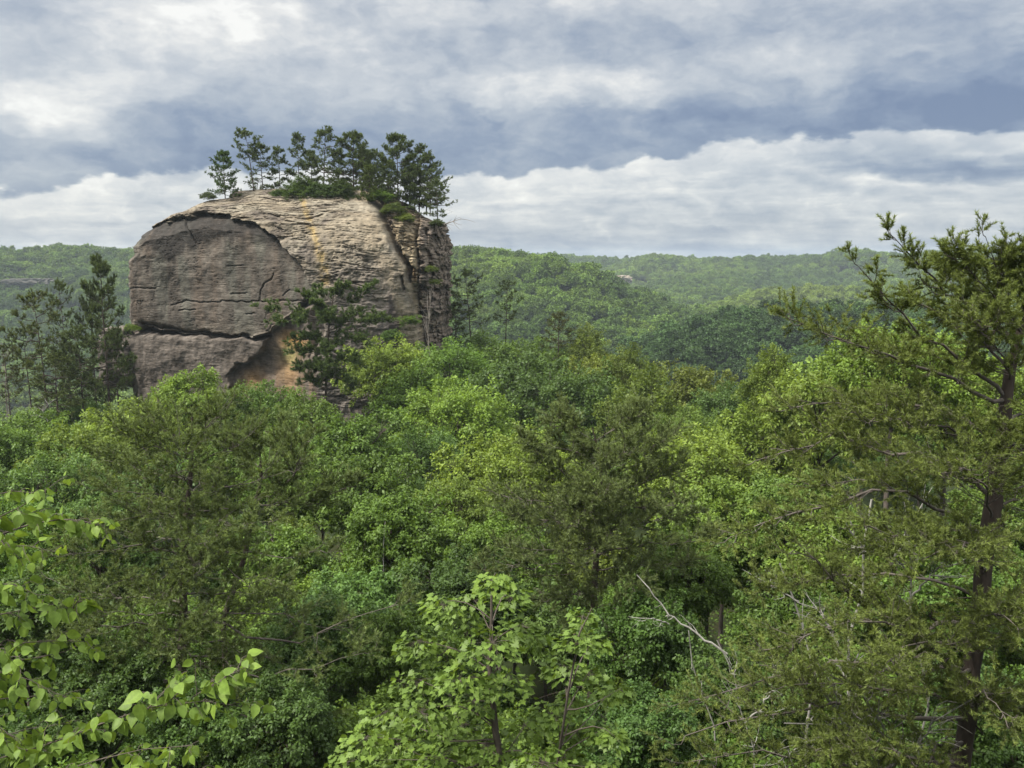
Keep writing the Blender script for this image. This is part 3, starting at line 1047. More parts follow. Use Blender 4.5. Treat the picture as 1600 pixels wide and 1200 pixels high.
def pine_limbs(rng, H, h0, W, nb, shape=0.7, tr=None, asym=0.0, droop=-0.05, upt=0.7, round_=0.3):
    """limb polylines of a generic pine; trunk path tr (n,3) from base to top"""
    out = []
    seg = np.concatenate([[0], np.cumsum(np.linalg.norm(np.diff(tr, axis=0), axis=1))])
    for k in range(nb):
        t = (k + rng.uniform(0, 0.9)) / nb
        h = h0 + (1 - h0) * t * 0.985
        b = np.array([np.interp(h * seg[-1], seg, tr[:, c]) for c in range(3)])
        L = W * ((1 - t) ** shape) * (1 - round_ * (1 - t) ** 3) * rng.uniform(0.55, 1.15) + 0.05 * W
        a = k * 2.39996 + rng.uniform(-0.5, 0.5)
        L *= 1 + asym * math.cos(a)
        el = droop + (upt - droop) * t ** 1.3 + rng.normal(0, 0.12)
        d = np.array((math.cos(a) * math.cos(el), math.sin(a) * math.cos(el), math.sin(el)))
        p1 = b + d * L * 0.5 + np.array((0, 0, -0.04 * L))
        p2 = b + d * L + np.array((0, 0, 0.14 * L))
        out.append((np.array((b, b + d * L * 0.25, p1, p2)), max(0.008, 0.020 * L + 0.006) * (H / 10) ** 0.3))
    # leader
    out.append((np.array((tr[-2], (tr[-2] + tr[-1]) / 2, tr[-1])), 0.02))
    return out


def make_pine(rng, H=9, h0=0.3, W=2.2, nb=26, lean=(0, 0), L2=0.8, n2=9, n3=4, nt=4, ln=0.28, nn=6, width=0.12, shape=0.7, r0=0.11,
              asym=0.0, upt=0.8, droop=-0.05, round_=0.3, up=0.3, tw=0.008, bole=0.0, wig=0.04, dead=0, s0=.28, spread=.75, flat=.3):
    w = Wood()
    n = 11
    t = np.linspace(0, 1, n)
    wob = rng.normal(0, wig, (n, 2)).cumsum(0)
    tr = np.stack([lean[0] * H * t + wob[:, 0] * t, lean[1] * H * t + wob[:, 1] * t, H * t], 1)
    full = tr.copy()
    if bole:
        full = np.concatenate([[[tr[0, 0], tr[0, 1], -bole]], tr])
    w.one(full, np.interp(full[:, 2], [-max(bole, .1), 0, H], [r0 * 1.25, r0, r0 * 0.12]), 8)
    limbs = pine_limbs(rng, H, h0, W, nb, shape, tr, asym, droop, upt, round_)
    tufts = grow_pine(limbs, rng, w, L2=L2, n2=n2, n3=n3, nt=nt, up=up, r=0.012 * (H / 9) ** .5, tw=tw, s0=s0, flat=flat)
    for k in range(dead):                      # bare snags on the lower bole
        h = H * rng.uniform(h0 * 0.4, h0 + .25)
        b = np.array([np.interp(h, tr[:, 2], tr[:, c]) for c in range(3)])
        a = rng.uniform(0, 6.28)
        L = W * rng.uniform(0.3, 0.8)
        e = b + np.array((math.cos(a) * L, math.sin(a) * L, L * rng.uniform(-.25, .3)))
        P = bend(b[None], e[None], 5, 0, rng, 0.08 * L)
        w.many(P, np.linspace(.022, .006, 5)[None], 4)
        for q in range(3):
            b2 = P[0, rng.integers(1, 4)]
            e2 = b2 + (e - b) * rng.uniform(.2, .4) + rng.normal(0, .15 * L, 3)
            w.many(bend(b2[None], e2[None], 3, 0, rng, 0.03), np.linspace(.010, .004, 3)[None], 3)
    return w.mesh('pine_trunk', M_PBARK), tuft_mesh('pine_crown', tufts, rng, ln, nn, width, spread)


# ---- prototypes (mesh data only; objects are linked where the trees stand)
rng = np.random.default_rng(42)
FORMS = [('dome', 5.6, 0.30), ('open', 6.6, 0.55), ('dome', 6.8, 0.4), ('cone', 7.6, 0.15), ('open', 5.6, 0.5)]
BL_MID, BL_NEAR = [], []
LS = (0.24, 0.32, 0.27, 0.20, 0.36)
for (form, H, dr), ls in zip(FORMS, LS):
    w, (V, F, t) = make_broadleaf(rng, 4.0, H, 22, 13, int(62 * (.28 / ls) ** 1.3), ls * .9, form, dr, cr=0.185)
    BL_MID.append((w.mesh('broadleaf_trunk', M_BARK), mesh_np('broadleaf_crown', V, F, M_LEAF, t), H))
for (form, H, dr), ls in zip(FORMS[:3] + FORMS[4:], (0.21, 0.28, 0.24, 0.30)):
    w, (V, F, t) = make_broadleaf(rng, 4.0, H, 26, 17, int(86 * (.235 / ls) ** 1.3), ls * .92, form, dr, cr=0.16)
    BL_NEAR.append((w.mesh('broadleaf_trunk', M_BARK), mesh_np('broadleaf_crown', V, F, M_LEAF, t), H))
BL_FAR = []
for form, H, dr in (('dome', 5.4, 0.2), ('open', 6.2, 0.2), ('dome', 6.6, 0.2), ('cone', 7.5, 0.1), ('open', 5.5, 0.2)):
    w, (V, F, t) = make_broadleaf(rng, 4.0, H, 13, 9, 24, 0.64, form, dr, cr=0.21)
    BL_FAR.append((w.mesh('far_trunk', M_BARK), mesh_np('far_crown', V, F, M_FAR, t), H))


def top_of(me):
    z = np.empty(len(me.vertices) * 3, np.float32)
    me.vertices.foreach_get('co', z)
    z = z.reshape(-1, 3)
    return float(np.percentile(z[:, 2], 99.8)), float(np.percentile(np.hypot(z[:, 0], z[:, 1]), 97))


_ext = {}


def ext(me):
    if me.name not in _ext:
        _ext[me.name] = top_of(me)
    return _ext[me.name]


PLACED = []


def put_tree(proto, top, radius, color, label, name='broadleaf_tree', cat='tree', group=None, rz=None, zs=1.0, trunk_name='trunk', crown_name='crown'):
    """a tree whose crown top is at world point top and whose crown has the given radius"""
    wm, cm, H = proto
    zt, rad = ext(cm)
    s = radius / rad
    x, y, zt_w = top
    gz = float(ground(x, y))
    o = thing(name, label, cat, (x, y, gz - 0.1), group)
    rz = rng.uniform(0, 6.28) if rz is None else rz
    for nm, me in ((trunk_name, wm), (crown_name, cm)):
        c = link(nm, me, o)
        c.location = (0, 0, zt_w - zt * s * zs - gz + 0.1)
        c.scale = (s, s, s * zs)
        c.rotation_euler = (0, 0, rz)
        v = rng.uniform(0.85, 1.15)
        c.color = (color[0] * v * rng.uniform(.93, 1.07), color[1] * v, color[2] * v * rng.uniform(.9, 1.1), 1)
    PLACED.append((x, y, radius))
    return o


HAND = [
    # photo x, photo y of the crown top, distance, crown width in photo px, colour, form, label, group
    (290, 574, 72, 128, C_LIT, 2, 'tall light green tree rising alone against the left foot of the big rock'),
    (402, 596, 76, 130, C_MID, 0, 'rounded tree in front of the orange-stained base of the big rock'),
    (478, 612, 72, 130, C_MID, 2, 'bushy tree below the pine that stands before the rock face'),
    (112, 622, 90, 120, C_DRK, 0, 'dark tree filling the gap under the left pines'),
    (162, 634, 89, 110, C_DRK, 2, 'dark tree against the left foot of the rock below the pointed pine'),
    (600, 528, 92, 150, C_LIT, 0, 'bright rounded tree right beside the pine before the rock'),
    (655, 556, 88, 170, C_MID, 2, 'broad green tree under the right corner of the big rock'),
    (545, 640, 62, 170, C_MID, 1, 'wide green tree midway between the big rock and the tall left pine'),
    (715, 594, 74, 200, C_LIT, 0, 'large domed light green crown standing before the dark trees'),
    (790, 556, 92, 200, C_DRK, 2, 'dark green dense tree behind the domed light crown'),
    (890, 566, 86, 210, C_DRK, 0, 'very dark rounded tree left of the olive trees'),
    (700, 530, 100, 150, C_MID, 0, 'green tree on the ridge just right of the big rock'),
    (762, 522, 108, 140, C_MID, 2, 'green tree on the ridge below the two slim pines'),
    (830, 528, 112, 140, C_MID, 0, 'green ridge tree left of the small dark pine'),
    (918, 506, 112, 90, C_OLV, 3, 'slim olive tree behind the small dark pine on the ridge'),
    (985, 538, 96, 110, C_OLV, 3, 'pointed olive tree at the edge of the valley'),
    (1012, 572, 76, 170, C_OLV, 3, 'largest olive yellow-green tree in the middle of the canopy'),
    (1085, 566, 84, 120, C_OLV, 1, 'loose olive tree right of the largest olive one'),
    (940, 548, 98, 110, C_OLV, 1, 'small olive tree left of the pointed olive one'),
    (1150, 598, 72, 140, C_DRK, 0, 'dark tree in the dip before the dark right hill'),
    (1080, 640, 60, 150, C_MID, 0, 'green tree at the right foot of the olive trees'),
    (1208, 540, 56, 110, C_LIT, 3, 'bright tree with one tall pointed leader before the dark hill'),
    (1285, 572, 50, 210, C_LIT, 1, 'broad bright tree left of the tall right pine'),
    (1400, 500, 46, 210, C_LIT, 0, 'bright tree seen through the upper boughs of the right pine'),
    (1490, 530, 48, 210, C_LIT, 2, 'bright tree close behind the trunk of the right pine'),
    (1570, 760, 38, 190, C_MID, 1, 'green tree behind the middle of the right pine trunk'),
    (1610, 690, 42, 200, C_LIT, 0, 'light tree at the right picture edge behind the right pine'),
    (1600, 900, 28, 220, C_MID, 1, 'green tree low at the right picture edge'),
    (1600, 1060, 20, 240, C_DRK, 1, 'dark tree in the bottom right corner'),
    (1575, 560, 44, 200, C_LIT, 0, 'bright tree behind the right pine at the picture edge'),
    (770, 672, 54, 180, C_LIT, 1, 'light green tree left of the middle pine'),
    (835, 692, 46, 190, C_LIT, 0, 'light green rounded tree touching the middle pine'),
    (705, 742, 42, 150, C_LIT, 1, 'small light tree beside the dark gap in the canopy'),
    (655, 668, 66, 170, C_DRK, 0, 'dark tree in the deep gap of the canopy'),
    (565, 700, 46, 190, C_MID, 1, 'drooping-leaved tree right of the left pine top'),
    (500, 720, 50, 150, C_LIT, 1, 'light drooping tree against the right side of the left pine'),
    (612, 770, 36, 210, C_MID, 1, 'large drooping-leaved tree in the centre of the canopy'),
    (1085, 668, 46, 210, C_LIT, 0, 'broad light tree right of the middle pine top'),
    (1195, 640, 52, 190, C_LIT, 2, 'light rounded tree under the bright pointed one'),
    (1135, 745, 36, 200, C_LIT, 1, 'light tree right of the middle pine'),
    (1240, 740, 34, 210, C_MID, 1, 'green tree behind the lower boughs of the right pine'),
    (1075, 830, 29, 180, C_MID, 1, 'green tree behind the broken pale limb'),
    (1330, 800, 28, 230, C_LIT, 1, 'light leafy tree inside the lower right pine boughs'),
    (1470, 860, 26, 230, C_MID, 1, 'green leafy tree left of the right pine trunk'),
    (1240, 900, 24, 210, C_MID, 1, 'green tree behind the pale dead trunks'),
    (205, 628, 66, 200, C_LIT, 0, 'bright rounded tree left of the tall light one at the rock foot'),
    (130, 662, 56, 200, C_LIT, 2, 'bright billowing tree at the left below the leaning pine'),
    (80, 705, 44, 190, C_BLU, 0, 'blue-green tree at the left above the near leafy branch'),
    (40, 640, 78, 160, C_MID, 0, 'muted green tree below the leaning pine'),
    (5, 660, 62, 150, C_MID, 2, 'muted green tree at the left picture edge'),
    (150, 760, 36, 190, C_BLU, 1, 'blue-green tree left of the left pine'),
    (40, 790, 32, 190, C_MID, 0, 'green tree behind the near leafy branch'),
    (360, 676, 56, 160, C_MID, 1, 'green tree behind the top of the left pine'),
    (445, 690, 52, 150, C_MID, 0, 'green tree behind the right boughs of the left pine'),
    (30, 900, 24, 220, C_DRK, 1, 'dark tree low behind the near leafy branch'),
    (500, 930, 25, 210, C_DRK, 1, 'dark tree below the long dead bough of the left pine'),
    (620, 950, 24, 200, C_MID, 1, 'shaded tree left of the near maple'),
    (440, 1060, 19, 220, C_DRK, 1, 'dark tree at the bottom left of the maple'),
    (300, 1060, 19, 220, C_DRK, 1, 'dark understorey tree under the left pine'),
    (160, 1010, 20, 220, C_DRK, 1, 'dark understorey tree behind the large pointed leaves'),
    (1010, 930, 23, 210, C_DRK, 1, 'dark tree behind the lower trunk of the middle pine'),
    (1010, 1080, 17, 220, C_DRK, 1, 'dark tree right of the near maple'),
    (1150, 1010, 20, 220, C_DRK, 1, 'dark tree among the pale dead trunks'),
    (1340, 1010, 20, 230, C_MID, 1, 'green tree low under the right pine'),
    (1480, 1060, 18, 230, C_DRK, 1, 'dark tree at the foot of the right pine'),
    (780, 800, 34, 180, C_MID, 1, 'green tree left of the middle pine trunk'),
    (730, 860, 30, 200, C_DRK, 1, 'dark drooping tree above the near maple'),
]
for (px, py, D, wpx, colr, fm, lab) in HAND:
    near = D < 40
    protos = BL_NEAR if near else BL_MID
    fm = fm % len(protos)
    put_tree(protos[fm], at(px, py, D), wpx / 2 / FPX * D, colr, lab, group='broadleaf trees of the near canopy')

# ------------------------------------------------------------------ pines
def pine_thing(label, base, meshes, scale, color, group=None, rz=0.0, name='pine_tree', zs=1.0, wid=1.0):
    o = thing(name, label, 'pine tree', base, group)
    for nm, me in (('trunk', meshes[0]), ('crown', meshes[1])):
        c = link(nm, me, o)
        c.scale = (scale * wid, scale * wid, scale * zs)
        c.rotation_euler = (0, 0, rz)
        c.color = (*color, 1)
    PLACED.append((base[0], base[1], 1.5))
    return o


r2 = np.random.default_rng(5)
FAR = dict(ln=0.25, nn=7, width=0.095, up=0.08, flat=0.08)
P_FLAT = make_pine(r2, 9, 0.58, 2.3, 13, lean=(-0.10, 0), L2=0.9, n2=8, shape=0.4, upt=0.4, round_=0.5, dead=5, **FAR)
P_OPEN = make_pine(r2, 9, 0.13, 3.9, 19, L2=0.85, n2=10, shape=0.8, upt=0.42, dead=4, **FAR)
P_OPEN2 = make_pine(r2, 9, 0.14, 4.6, 19, lean=(0.05, 0), L2=1.0, n2=10, shape=0.65, upt=0.42, asym=0.25, dead=4, **FAR)
P_DENSE = make_pine(r2, 9, 0.06, 4.8, 30, L2=1.1, n2=11, n3=5, shape=0.65, upt=0.5, **FAR)
P_WIDE = make_pine(r2, 9, 0.30, 4.2, 24, L2=1.15, n2=10, n3=5, shape=0.55, upt=0.45, **FAR)
P_SPARSE = make_pine(r2, 9, 0.38, 3.4, 17, lean=(0.05, 0), L2=0.9, n2=7, n3=3, shape=0.6, upt=0.45, dead=12, **FAR)

ROCKTOP = [
    # photo x, base y, top y, distance, meshes, width factor, colour, label
    (352, 306, 241, 111, P_DENSE, 0.95, (.050, .085, .022), 'low spreading bright green pine at the left end of the rock top'),
    (398, 303, 208, 112, P_FLAT, 1.0, C_PIND, 'tall bare-stemmed pine with a flat crown on the rock top'),
    (412, 304, 228, 113, P_OPEN2, 1.0, C_PIND, 'slim dark pine right of the flat-crowned one on the rock top'),
    (438, 302, 232, 113, P_OPEN, 1.0, C_PIND, 'small pine second right of the flat-crowned one on the rock top'),
    (468, 302, 212, 114, P_OPEN, 0.85, C_PIND, 'slender pointed pine near the middle of the rock top'),
    (505, 302, 206, 113, P_OPEN2, 1.0, C_PIND, 'tallest layered pine in the middle of the rock top'),
    (553, 303, 213, 113, P_DENSE, 1.05, C_PIND, 'broad dense dark pine right of the middle of the rock top'),
    (578, 316, 262, 109, P_DENSE, 1.15, (.058, .080, .020), 'short olive pine at the lip of the rock top'),
    (622, 320, 217, 113, P_DENSE, 0.88, C_PIND, 'tall wide pine on the right shoulder of the rock top'),
    (655, 328, 234, 114, P_OPEN2, 1.0, C_PIND, 'layered pine on the far right shoulder of the rock top'),
    (672, 334, 268, 112, P_SPARSE, 1.15, C_PIND, 'sparse small pine overhanging the right edge of the rock top'),
    (640, 322, 246, 115, P_OPEN, 1.0, C_PIND, 'thin pine between the two right shoulder pines'),
    (610, 318, 252, 113, P_OPEN2, 1.2, C_PIND, 'low pine in front of the right shoulder pines on the rock'),
    (648, 326, 264, 113, P_DENSE, 1.0, C_PIND, 'low bushy pine on the outer right shoulder of the rock'),
    (666, 332, 250, 115, P_OPEN2, 1.1, C_PIND, 'leaning layered pine near the right edge of the rock top'),
    (570, 306, 238, 116, P_DENSE, 0.9, C_PIND, 'dark pine behind the short olive pine on the rock top'),
    (530, 303, 236, 115, P_OPEN, 1.1, C_PIND, 'dark pine between the tallest and the broad dense pine on the rock top'),
    (596, 316, 240, 115, P_OPEN2, 0.9, C_PIND, 'pine behind the head of the cleft on the rock top'),
    (684, 344, 286, 111, P_OPEN2, 1.2, C_PIND, 'smallest pine at the very right edge of the rock top'),
    (488, 303, 240, 116, P_DENSE, 0.8, C_PIND, 'dark bushy pine behind the slender pine on the rock top'),
]
for k, (px, by, ty, D, me, wf, c, lab) in enumerate(ROCKTOP):
    b, t = at(px, by + 4, D), at(px, ty, D)
    s = (t[2] - b[2]) / 9.0
    c = tuple(1.22 * q for q in c)
    pine_thing(lab, b, me, s, c, 'pines on top of the rock', rz=(0.0 if me is P_FLAT else k * 1.3), wid=wf)

Q_OPEN = make_pine(r2, 9, 0.12, 3.6, 26, L2=0.85, n2=8, shape=0.8, upt=0.5, dead=3, bole=15, **FAR)
Q_OPEN2 = make_pine(r2, 9, 0.15, 4.3, 24, L2=0.95, n2=8, shape=0.65, upt=0.45, asym=0.2, dead=3, bole=15, **FAR)
Q_SPARSE = make_pine(r2, 9, 0.30, 3.6, 17, lean=(-0.05, 0), L2=0.9, n2=7, n3=3, shape=0.5, upt=0.35, dead=12, bole=15, **FAR)
OTHER = [
    # photo x, top y, distance, meshes, crown half width, crown height in photo px, colour, turn, label
    (157, 413, 93, Q_OPEN, 52, 215, C_PIND, 0.3, 'tall dark pointed pine left of the big rock'),
    (122, 520, 88, Q_OPEN2, 52, 130, C_PIND, 2.2, 'dark pine filling the shade beside the rock foot'),
    (178, 520, 98, Q_OPEN, 38, 120, (.045, .062, .02), 4.2, 'shaded pine against the dark boulder'),
    (140, 470, 99, Q_OPEN2, 44, 190, (.050, .068, .024), 0.9, 'dark pine half hidden behind the pointed pine'),
    (105, 545, 92, Q_OPEN2, 48, 130, (.050, .068, .024), 3.0, 'dark low pine at the middle of the group left of the rock'),
    (40, 520, 95, Q_SPARSE, 40, 130, (.058, .076, .026), 1.7, 'thin pine behind the leaning pine'),
    (98, 448, 96, Q_SPARSE, 32, 170, C_PIND, 1.0, 'thin pine between the leaning and the pointed pine'),
    (62, 466, 90, Q_SPARSE, 58, 180, (.070, .088, .024), 0.0, 'leaning pine with long flat boughs at the left'),
    (84, 560, 86, Q_OPEN2, 55, 100, (.066, .086, .024), 5.1, 'broad low pine under the leaning pine'),
    (8, 545, 80, Q_SPARSE, 32, 120, (.07, .08, .03), 2.0, 'thin half-bare pine at the left picture edge'),
    (735, 428, 112, Q_SPARSE, 40, 110, C_PIND, 0.2, 'slim dark pine just right of the big rock'),
    (790, 443, 116, Q_SPARSE, 28, 90, C_PIND, 2.4, 'second slim pine right of the big rock'),
    (712, 476, 118, Q_OPEN, 28, 70, C_PIND, 1.4, 'lower pine half hidden at the right corner of the rock'),
    (873, 492, 112, Q_OPEN2, 34, 62, (.070, .080, .024), 0.4, 'small dark pine among the olive trees on the ridge'),
]
_PW = {id(Q_OPEN): 3.3, id(Q_OPEN2): 3.9, id(Q_SPARSE): 3.3}
for (px, ty, D, me, hw, vh, c, rz, lab) in OTHER:
    t = at(px, ty, D)
    g = float(ground(t[0], t[1]))
    o = thing('pine_tree', lab, 'pine tree', (t[0], t[1], g - 0.1), 'pines around the rock and on the ridge')
    su, sz = hw / FPX * D / _PW[id(me)], vh / FPX * D / 9.0
    for nm, m_ in (('trunk', me[0]), ('crown', me[1])):
        ch = link(nm, m_, o)
        ch.scale = (su, su, sz)
        ch.location = (0, 0, t[2] - 9.0 * sz - g + 0.1)
        ch.rotation_euler = (0, 0, rz)
        ch.color = (*c, 1)
    PLACED.append((t[0], t[1], 1.5))


def custom_pine(name, label, trunk, limbs, seed, color, group=None, base_depth=0.0, **kw):
    """a pine built on measured limb paths; trunk is [(px,py,D,radius)], limbs [(path, radius)]"""
    r = np.random.default_rng(seed)
    T = np.array([at(a, b, c) for a, b, c, _ in trunk])
    R = np.array([d for *_, d in trunk]) * kw.pop('girth', 0.58)
    g = float(ground(T[0, 0], T[0, 1]))
    base = np.array((T[0, 0], T[0, 1], g - 0.2))
    T = np.concatenate([[base], T])
    R = np.concatenate([[R[0] * 1.15], R])
    o = thing(name, label, 'pine tree', base, group)
    tw = Wood()
    n = 40
    seg = np.concatenate([[0], np.cumsum(np.linalg.norm(np.diff(T, axis=0), axis=1))])
    q = np.linspace(0, seg[-1], n)
    Ts = np.stack([np.interp(q, seg, T[:, c]) for c in range(3)], 1)
    Rs = np.interp(q, seg, R) * (1 + r.normal(0, 0.07, n))
    Ts[4:-2] += r.normal(0, 0.035, (n - 6, 3)) * np.array((1, 1, 0))
    ker = np.array((.25, .5, .25))
    for c in range(3):
        Ts[1:-1, c] = np.convolve(Ts[:, c], ker, 'valid')
    tw.one(Ts - base, Rs, 12)
    q = r.integers(4, n - 8, 26)
    e = Ts[q] + np.stack([r.normal(0, .35, 26), r.normal(0, .35, 26), r.normal(0.0, .12, 26)], 1) * base[1] / 13
    tw.many(bend(Ts[q] - base, e - base, 4, 0, r, .05), np.linspace(.018, .006, 4)[None] * np.ones((26, 1)), 4)
    trk = link('trunk', tw.mesh('trunk', M_PBARK), o)
    allt = []
    p = dict(ln=0.09, nn=10, width=0.055, spread=.75)
    p.update({k: kw.pop(k) for k in list(kw) if k in p})
    for path, r0 in limbs:
        w = Wood()
        pts = np.array([at(*x) for x in path]) - base
        # root the limb on the trunk axis
        d = np.linalg.norm(Ts - base - pts[0], axis=1)
        pts = np.concatenate([[(Ts - base)[d.argmin()]], pts])
        allt.append(grow_pine([(pts, r0 * 0.62)], r, w, **dict(kw, dens=0.85 if path[-1][1] < 480 else 1.0, L2=kw['L2'] * (0.68 if path[-1][1] < 480 else r.uniform(.85, 1.2)))))
        link('limb', w.mesh('limb', M_LIMB), o)
    tf = tuple(np.concatenate([a[i] for a in allt]) for i in range(3))
    c = link('crown', tuft_mesh('crown', tf, r, p['ln'], p['nn'], p['width'], p['spread']), o)
    c.color = (*color, 1)
    PLACED.append((base[0], base[1], 2.0))
    return o


D0 = 13.0
custom_pine('pine_tree', 'large near pine with crooked dark trunk filling the right side', [
    (1490, 1230, D0, .20), (1508, 1150, D0, .195), (1520, 1050, D0, .19), (1535, 930, D0, .175), (1545, 830, D0, .16), (1558, 740, D0, .14),
    (1570, 660, D0, .12), (1578, 590, D0, .10), (1590, 530, D0, .085), (1605, 470, D0, .05), (1612, 420, D0, .025)], [
    ([(1588, 540, 13), (1530, 490, 12.9), (1470, 450, 12.8), (1425, 405, 12.7), (1398, 372, 12.6)], .055),
    ([(1592, 520, 13), (1572, 450, 12.8), (1550, 400, 12.7), (1540, 370, 12.6)], .04),
    ([(1600, 500, 13), (1640, 450, 13.2), (1680, 400, 13.3)], .04),
    ([(1588, 540, 13), (1540, 480, 13.4), (1500, 440, 13.6), (1470, 420, 13.7)], .045),
    ([(1590, 530, 13), (1560, 470, 12.6), (1520, 430, 12.4), (1500, 400, 12.3)], .04),
    ([(1582, 580, 13), (1530, 530, 13.4), (1470, 490, 13.7), (1430, 470, 13.9)], .045),
    ([(1600, 480, 13), (1590, 430, 12.7), (1580, 400, 12.6)], .03),
    ([(1575, 615, 13), (1500, 565, 12.7), (1440, 520, 12.5), (1390, 475, 12.4), (1340, 415, 12.2)], .055),
    ([(1572, 640, 13), (1490, 590, 12.5), (1420, 570, 12.2), (1340, 545, 12), (1275, 512, 11.8), (1240, 500, 11.7)], .06),
    ([(1565, 690, 13), (1480, 645, 13.4), (1400, 630, 13.6), (1300, 625, 13.8), (1230, 640, 14)], .06),
    ([(1560, 720, 13), (1500, 680, 12.4), (1440, 660, 12), (1370, 650, 11.7)], .05),
    ([(1555, 770, 13), (1490, 740, 13.2), (1420, 705, 13.4), (1330, 690, 13.6), (1240, 700, 13.8), (1180, 720, 14)], .065),
    ([(1545, 850, 13), (1480, 800, 12.6), (1400, 770, 12.3), (1300, 780, 12.1), (1210, 810, 12), (1140, 840, 11.9)], .06),
    ([(1540, 880, 13), (1470, 850, 12.2), (1400, 830, 11.7), (1330, 820, 11.3)], .05),
    ([(1530, 960, 13), (1450, 990, 12.7), (1390, 970, 12.5), (1320, 930, 12.4), (1280, 880, 12.3), (1240, 860, 12.2)], .075),
    ([(1518, 1060, 13), (1440, 1000, 12.0), (1380, 960, 11.5), (1300, 980, 11.2), (1220, 1010, 11)], .055),
    ([(1510, 1130, 13), (1420, 1125, 12.5), (1330, 1112, 12.0), (1240, 1110, 11.6), (1150, 1130, 11.4), (1070, 1150, 11.2)], .07),
    ([(1505, 1160, 13), (1440, 1180, 11.8), (1360, 1160, 11.2), (1280, 1170, 10.8)], .05),
    ([(1500, 1200, 13), (1420, 1230, 12.5), (1330, 1180, 12), (1250, 1060, 11.8), (1200, 1040, 11.7)], .06),
    ([(1535, 930, 13), (1460, 905, 13.3), (1380, 890, 13.6), (1290, 900, 13.8), (1190, 920, 14)], .05),
    ([(1520, 1040, 13), (1440, 1050, 13.2), (1350, 1040, 13.4), (1250, 1050, 13.5), (1150, 1070, 13.6), (1060, 1100, 13.6)], .06),
    ([(1512, 1100, 13), (1430, 1080, 12.2), (1340, 1060, 11.8), (1230, 1070, 11.4)], .05),
    ([(1500, 1190, 13), (1400, 1190, 12.5), (1290, 1190, 12), (1180, 1180, 11.7), (1080, 1190, 11.5)], .06),
    ([(1520, 1020, 13), (1470, 1000, 11.8), (1420, 1010, 11), (1380, 1040, 10.4)], .05),
    ([(1525, 1000, 13), (1540, 960, 11.8), (1560, 960, 11), (1590, 980, 10.4)], .05),
    ([(1512, 1110, 13), (1530, 1080, 11.8), (1550, 1090, 11), (1570, 1120, 10.5)], .05),
    ([(1548, 830, 13), (1490, 830, 13.8), (1420, 850, 14.4), (1340, 860, 14.8)], .05),
    ([(1562, 710, 13), (1500, 720, 13.8), (1430, 740, 14.4), (1340, 750, 14.8), (1270, 760, 15)], .05),
    ([(1560, 730, 13), (1590, 690, 12.2), (1620, 680, 11.6)], .04),
    ([(1550, 800, 13), (1600, 760, 13.2), (1680, 740, 13.4)], .05),
    ([(1535, 960, 13), (1590, 930, 12.9), (1650, 900, 12.8), (1720, 890, 12.7)], .065),
    ([(1525, 1010, 13), (1590, 988, 12.6), (1660, 980, 12.3)], .06),
    ([(1515, 1090, 13), (1580, 1110, 12.4), (1660, 1100, 12)], .05),
    ([(1568, 670, 13), (1620, 620, 13.3), (1680, 600, 13.5)], .05),
    ([(1580, 600, 13), (1560, 540, 12.4), (1530, 500, 12)], .04),
    ([(1540, 900, 13), (1530, 860, 12), (1500, 850, 11.3), (1450, 870, 10.8)], .04),
    ([(1548, 810, 13), (1540, 760, 12.2), (1510, 730, 11.6), (1480, 740, 11.2)], .04),
], 77, (.116, .148, .036), girth=0.76, L2=0.76, n2=33, s0=0.18, n3=7, l3=0.36, nt=6, up=0.12, r=0.008, tw=0.003, flat=0.24, ln=0.062, nn=9, width=0.085, spread=1.15)


def auto_limbs(trunk, specs):
    return specs


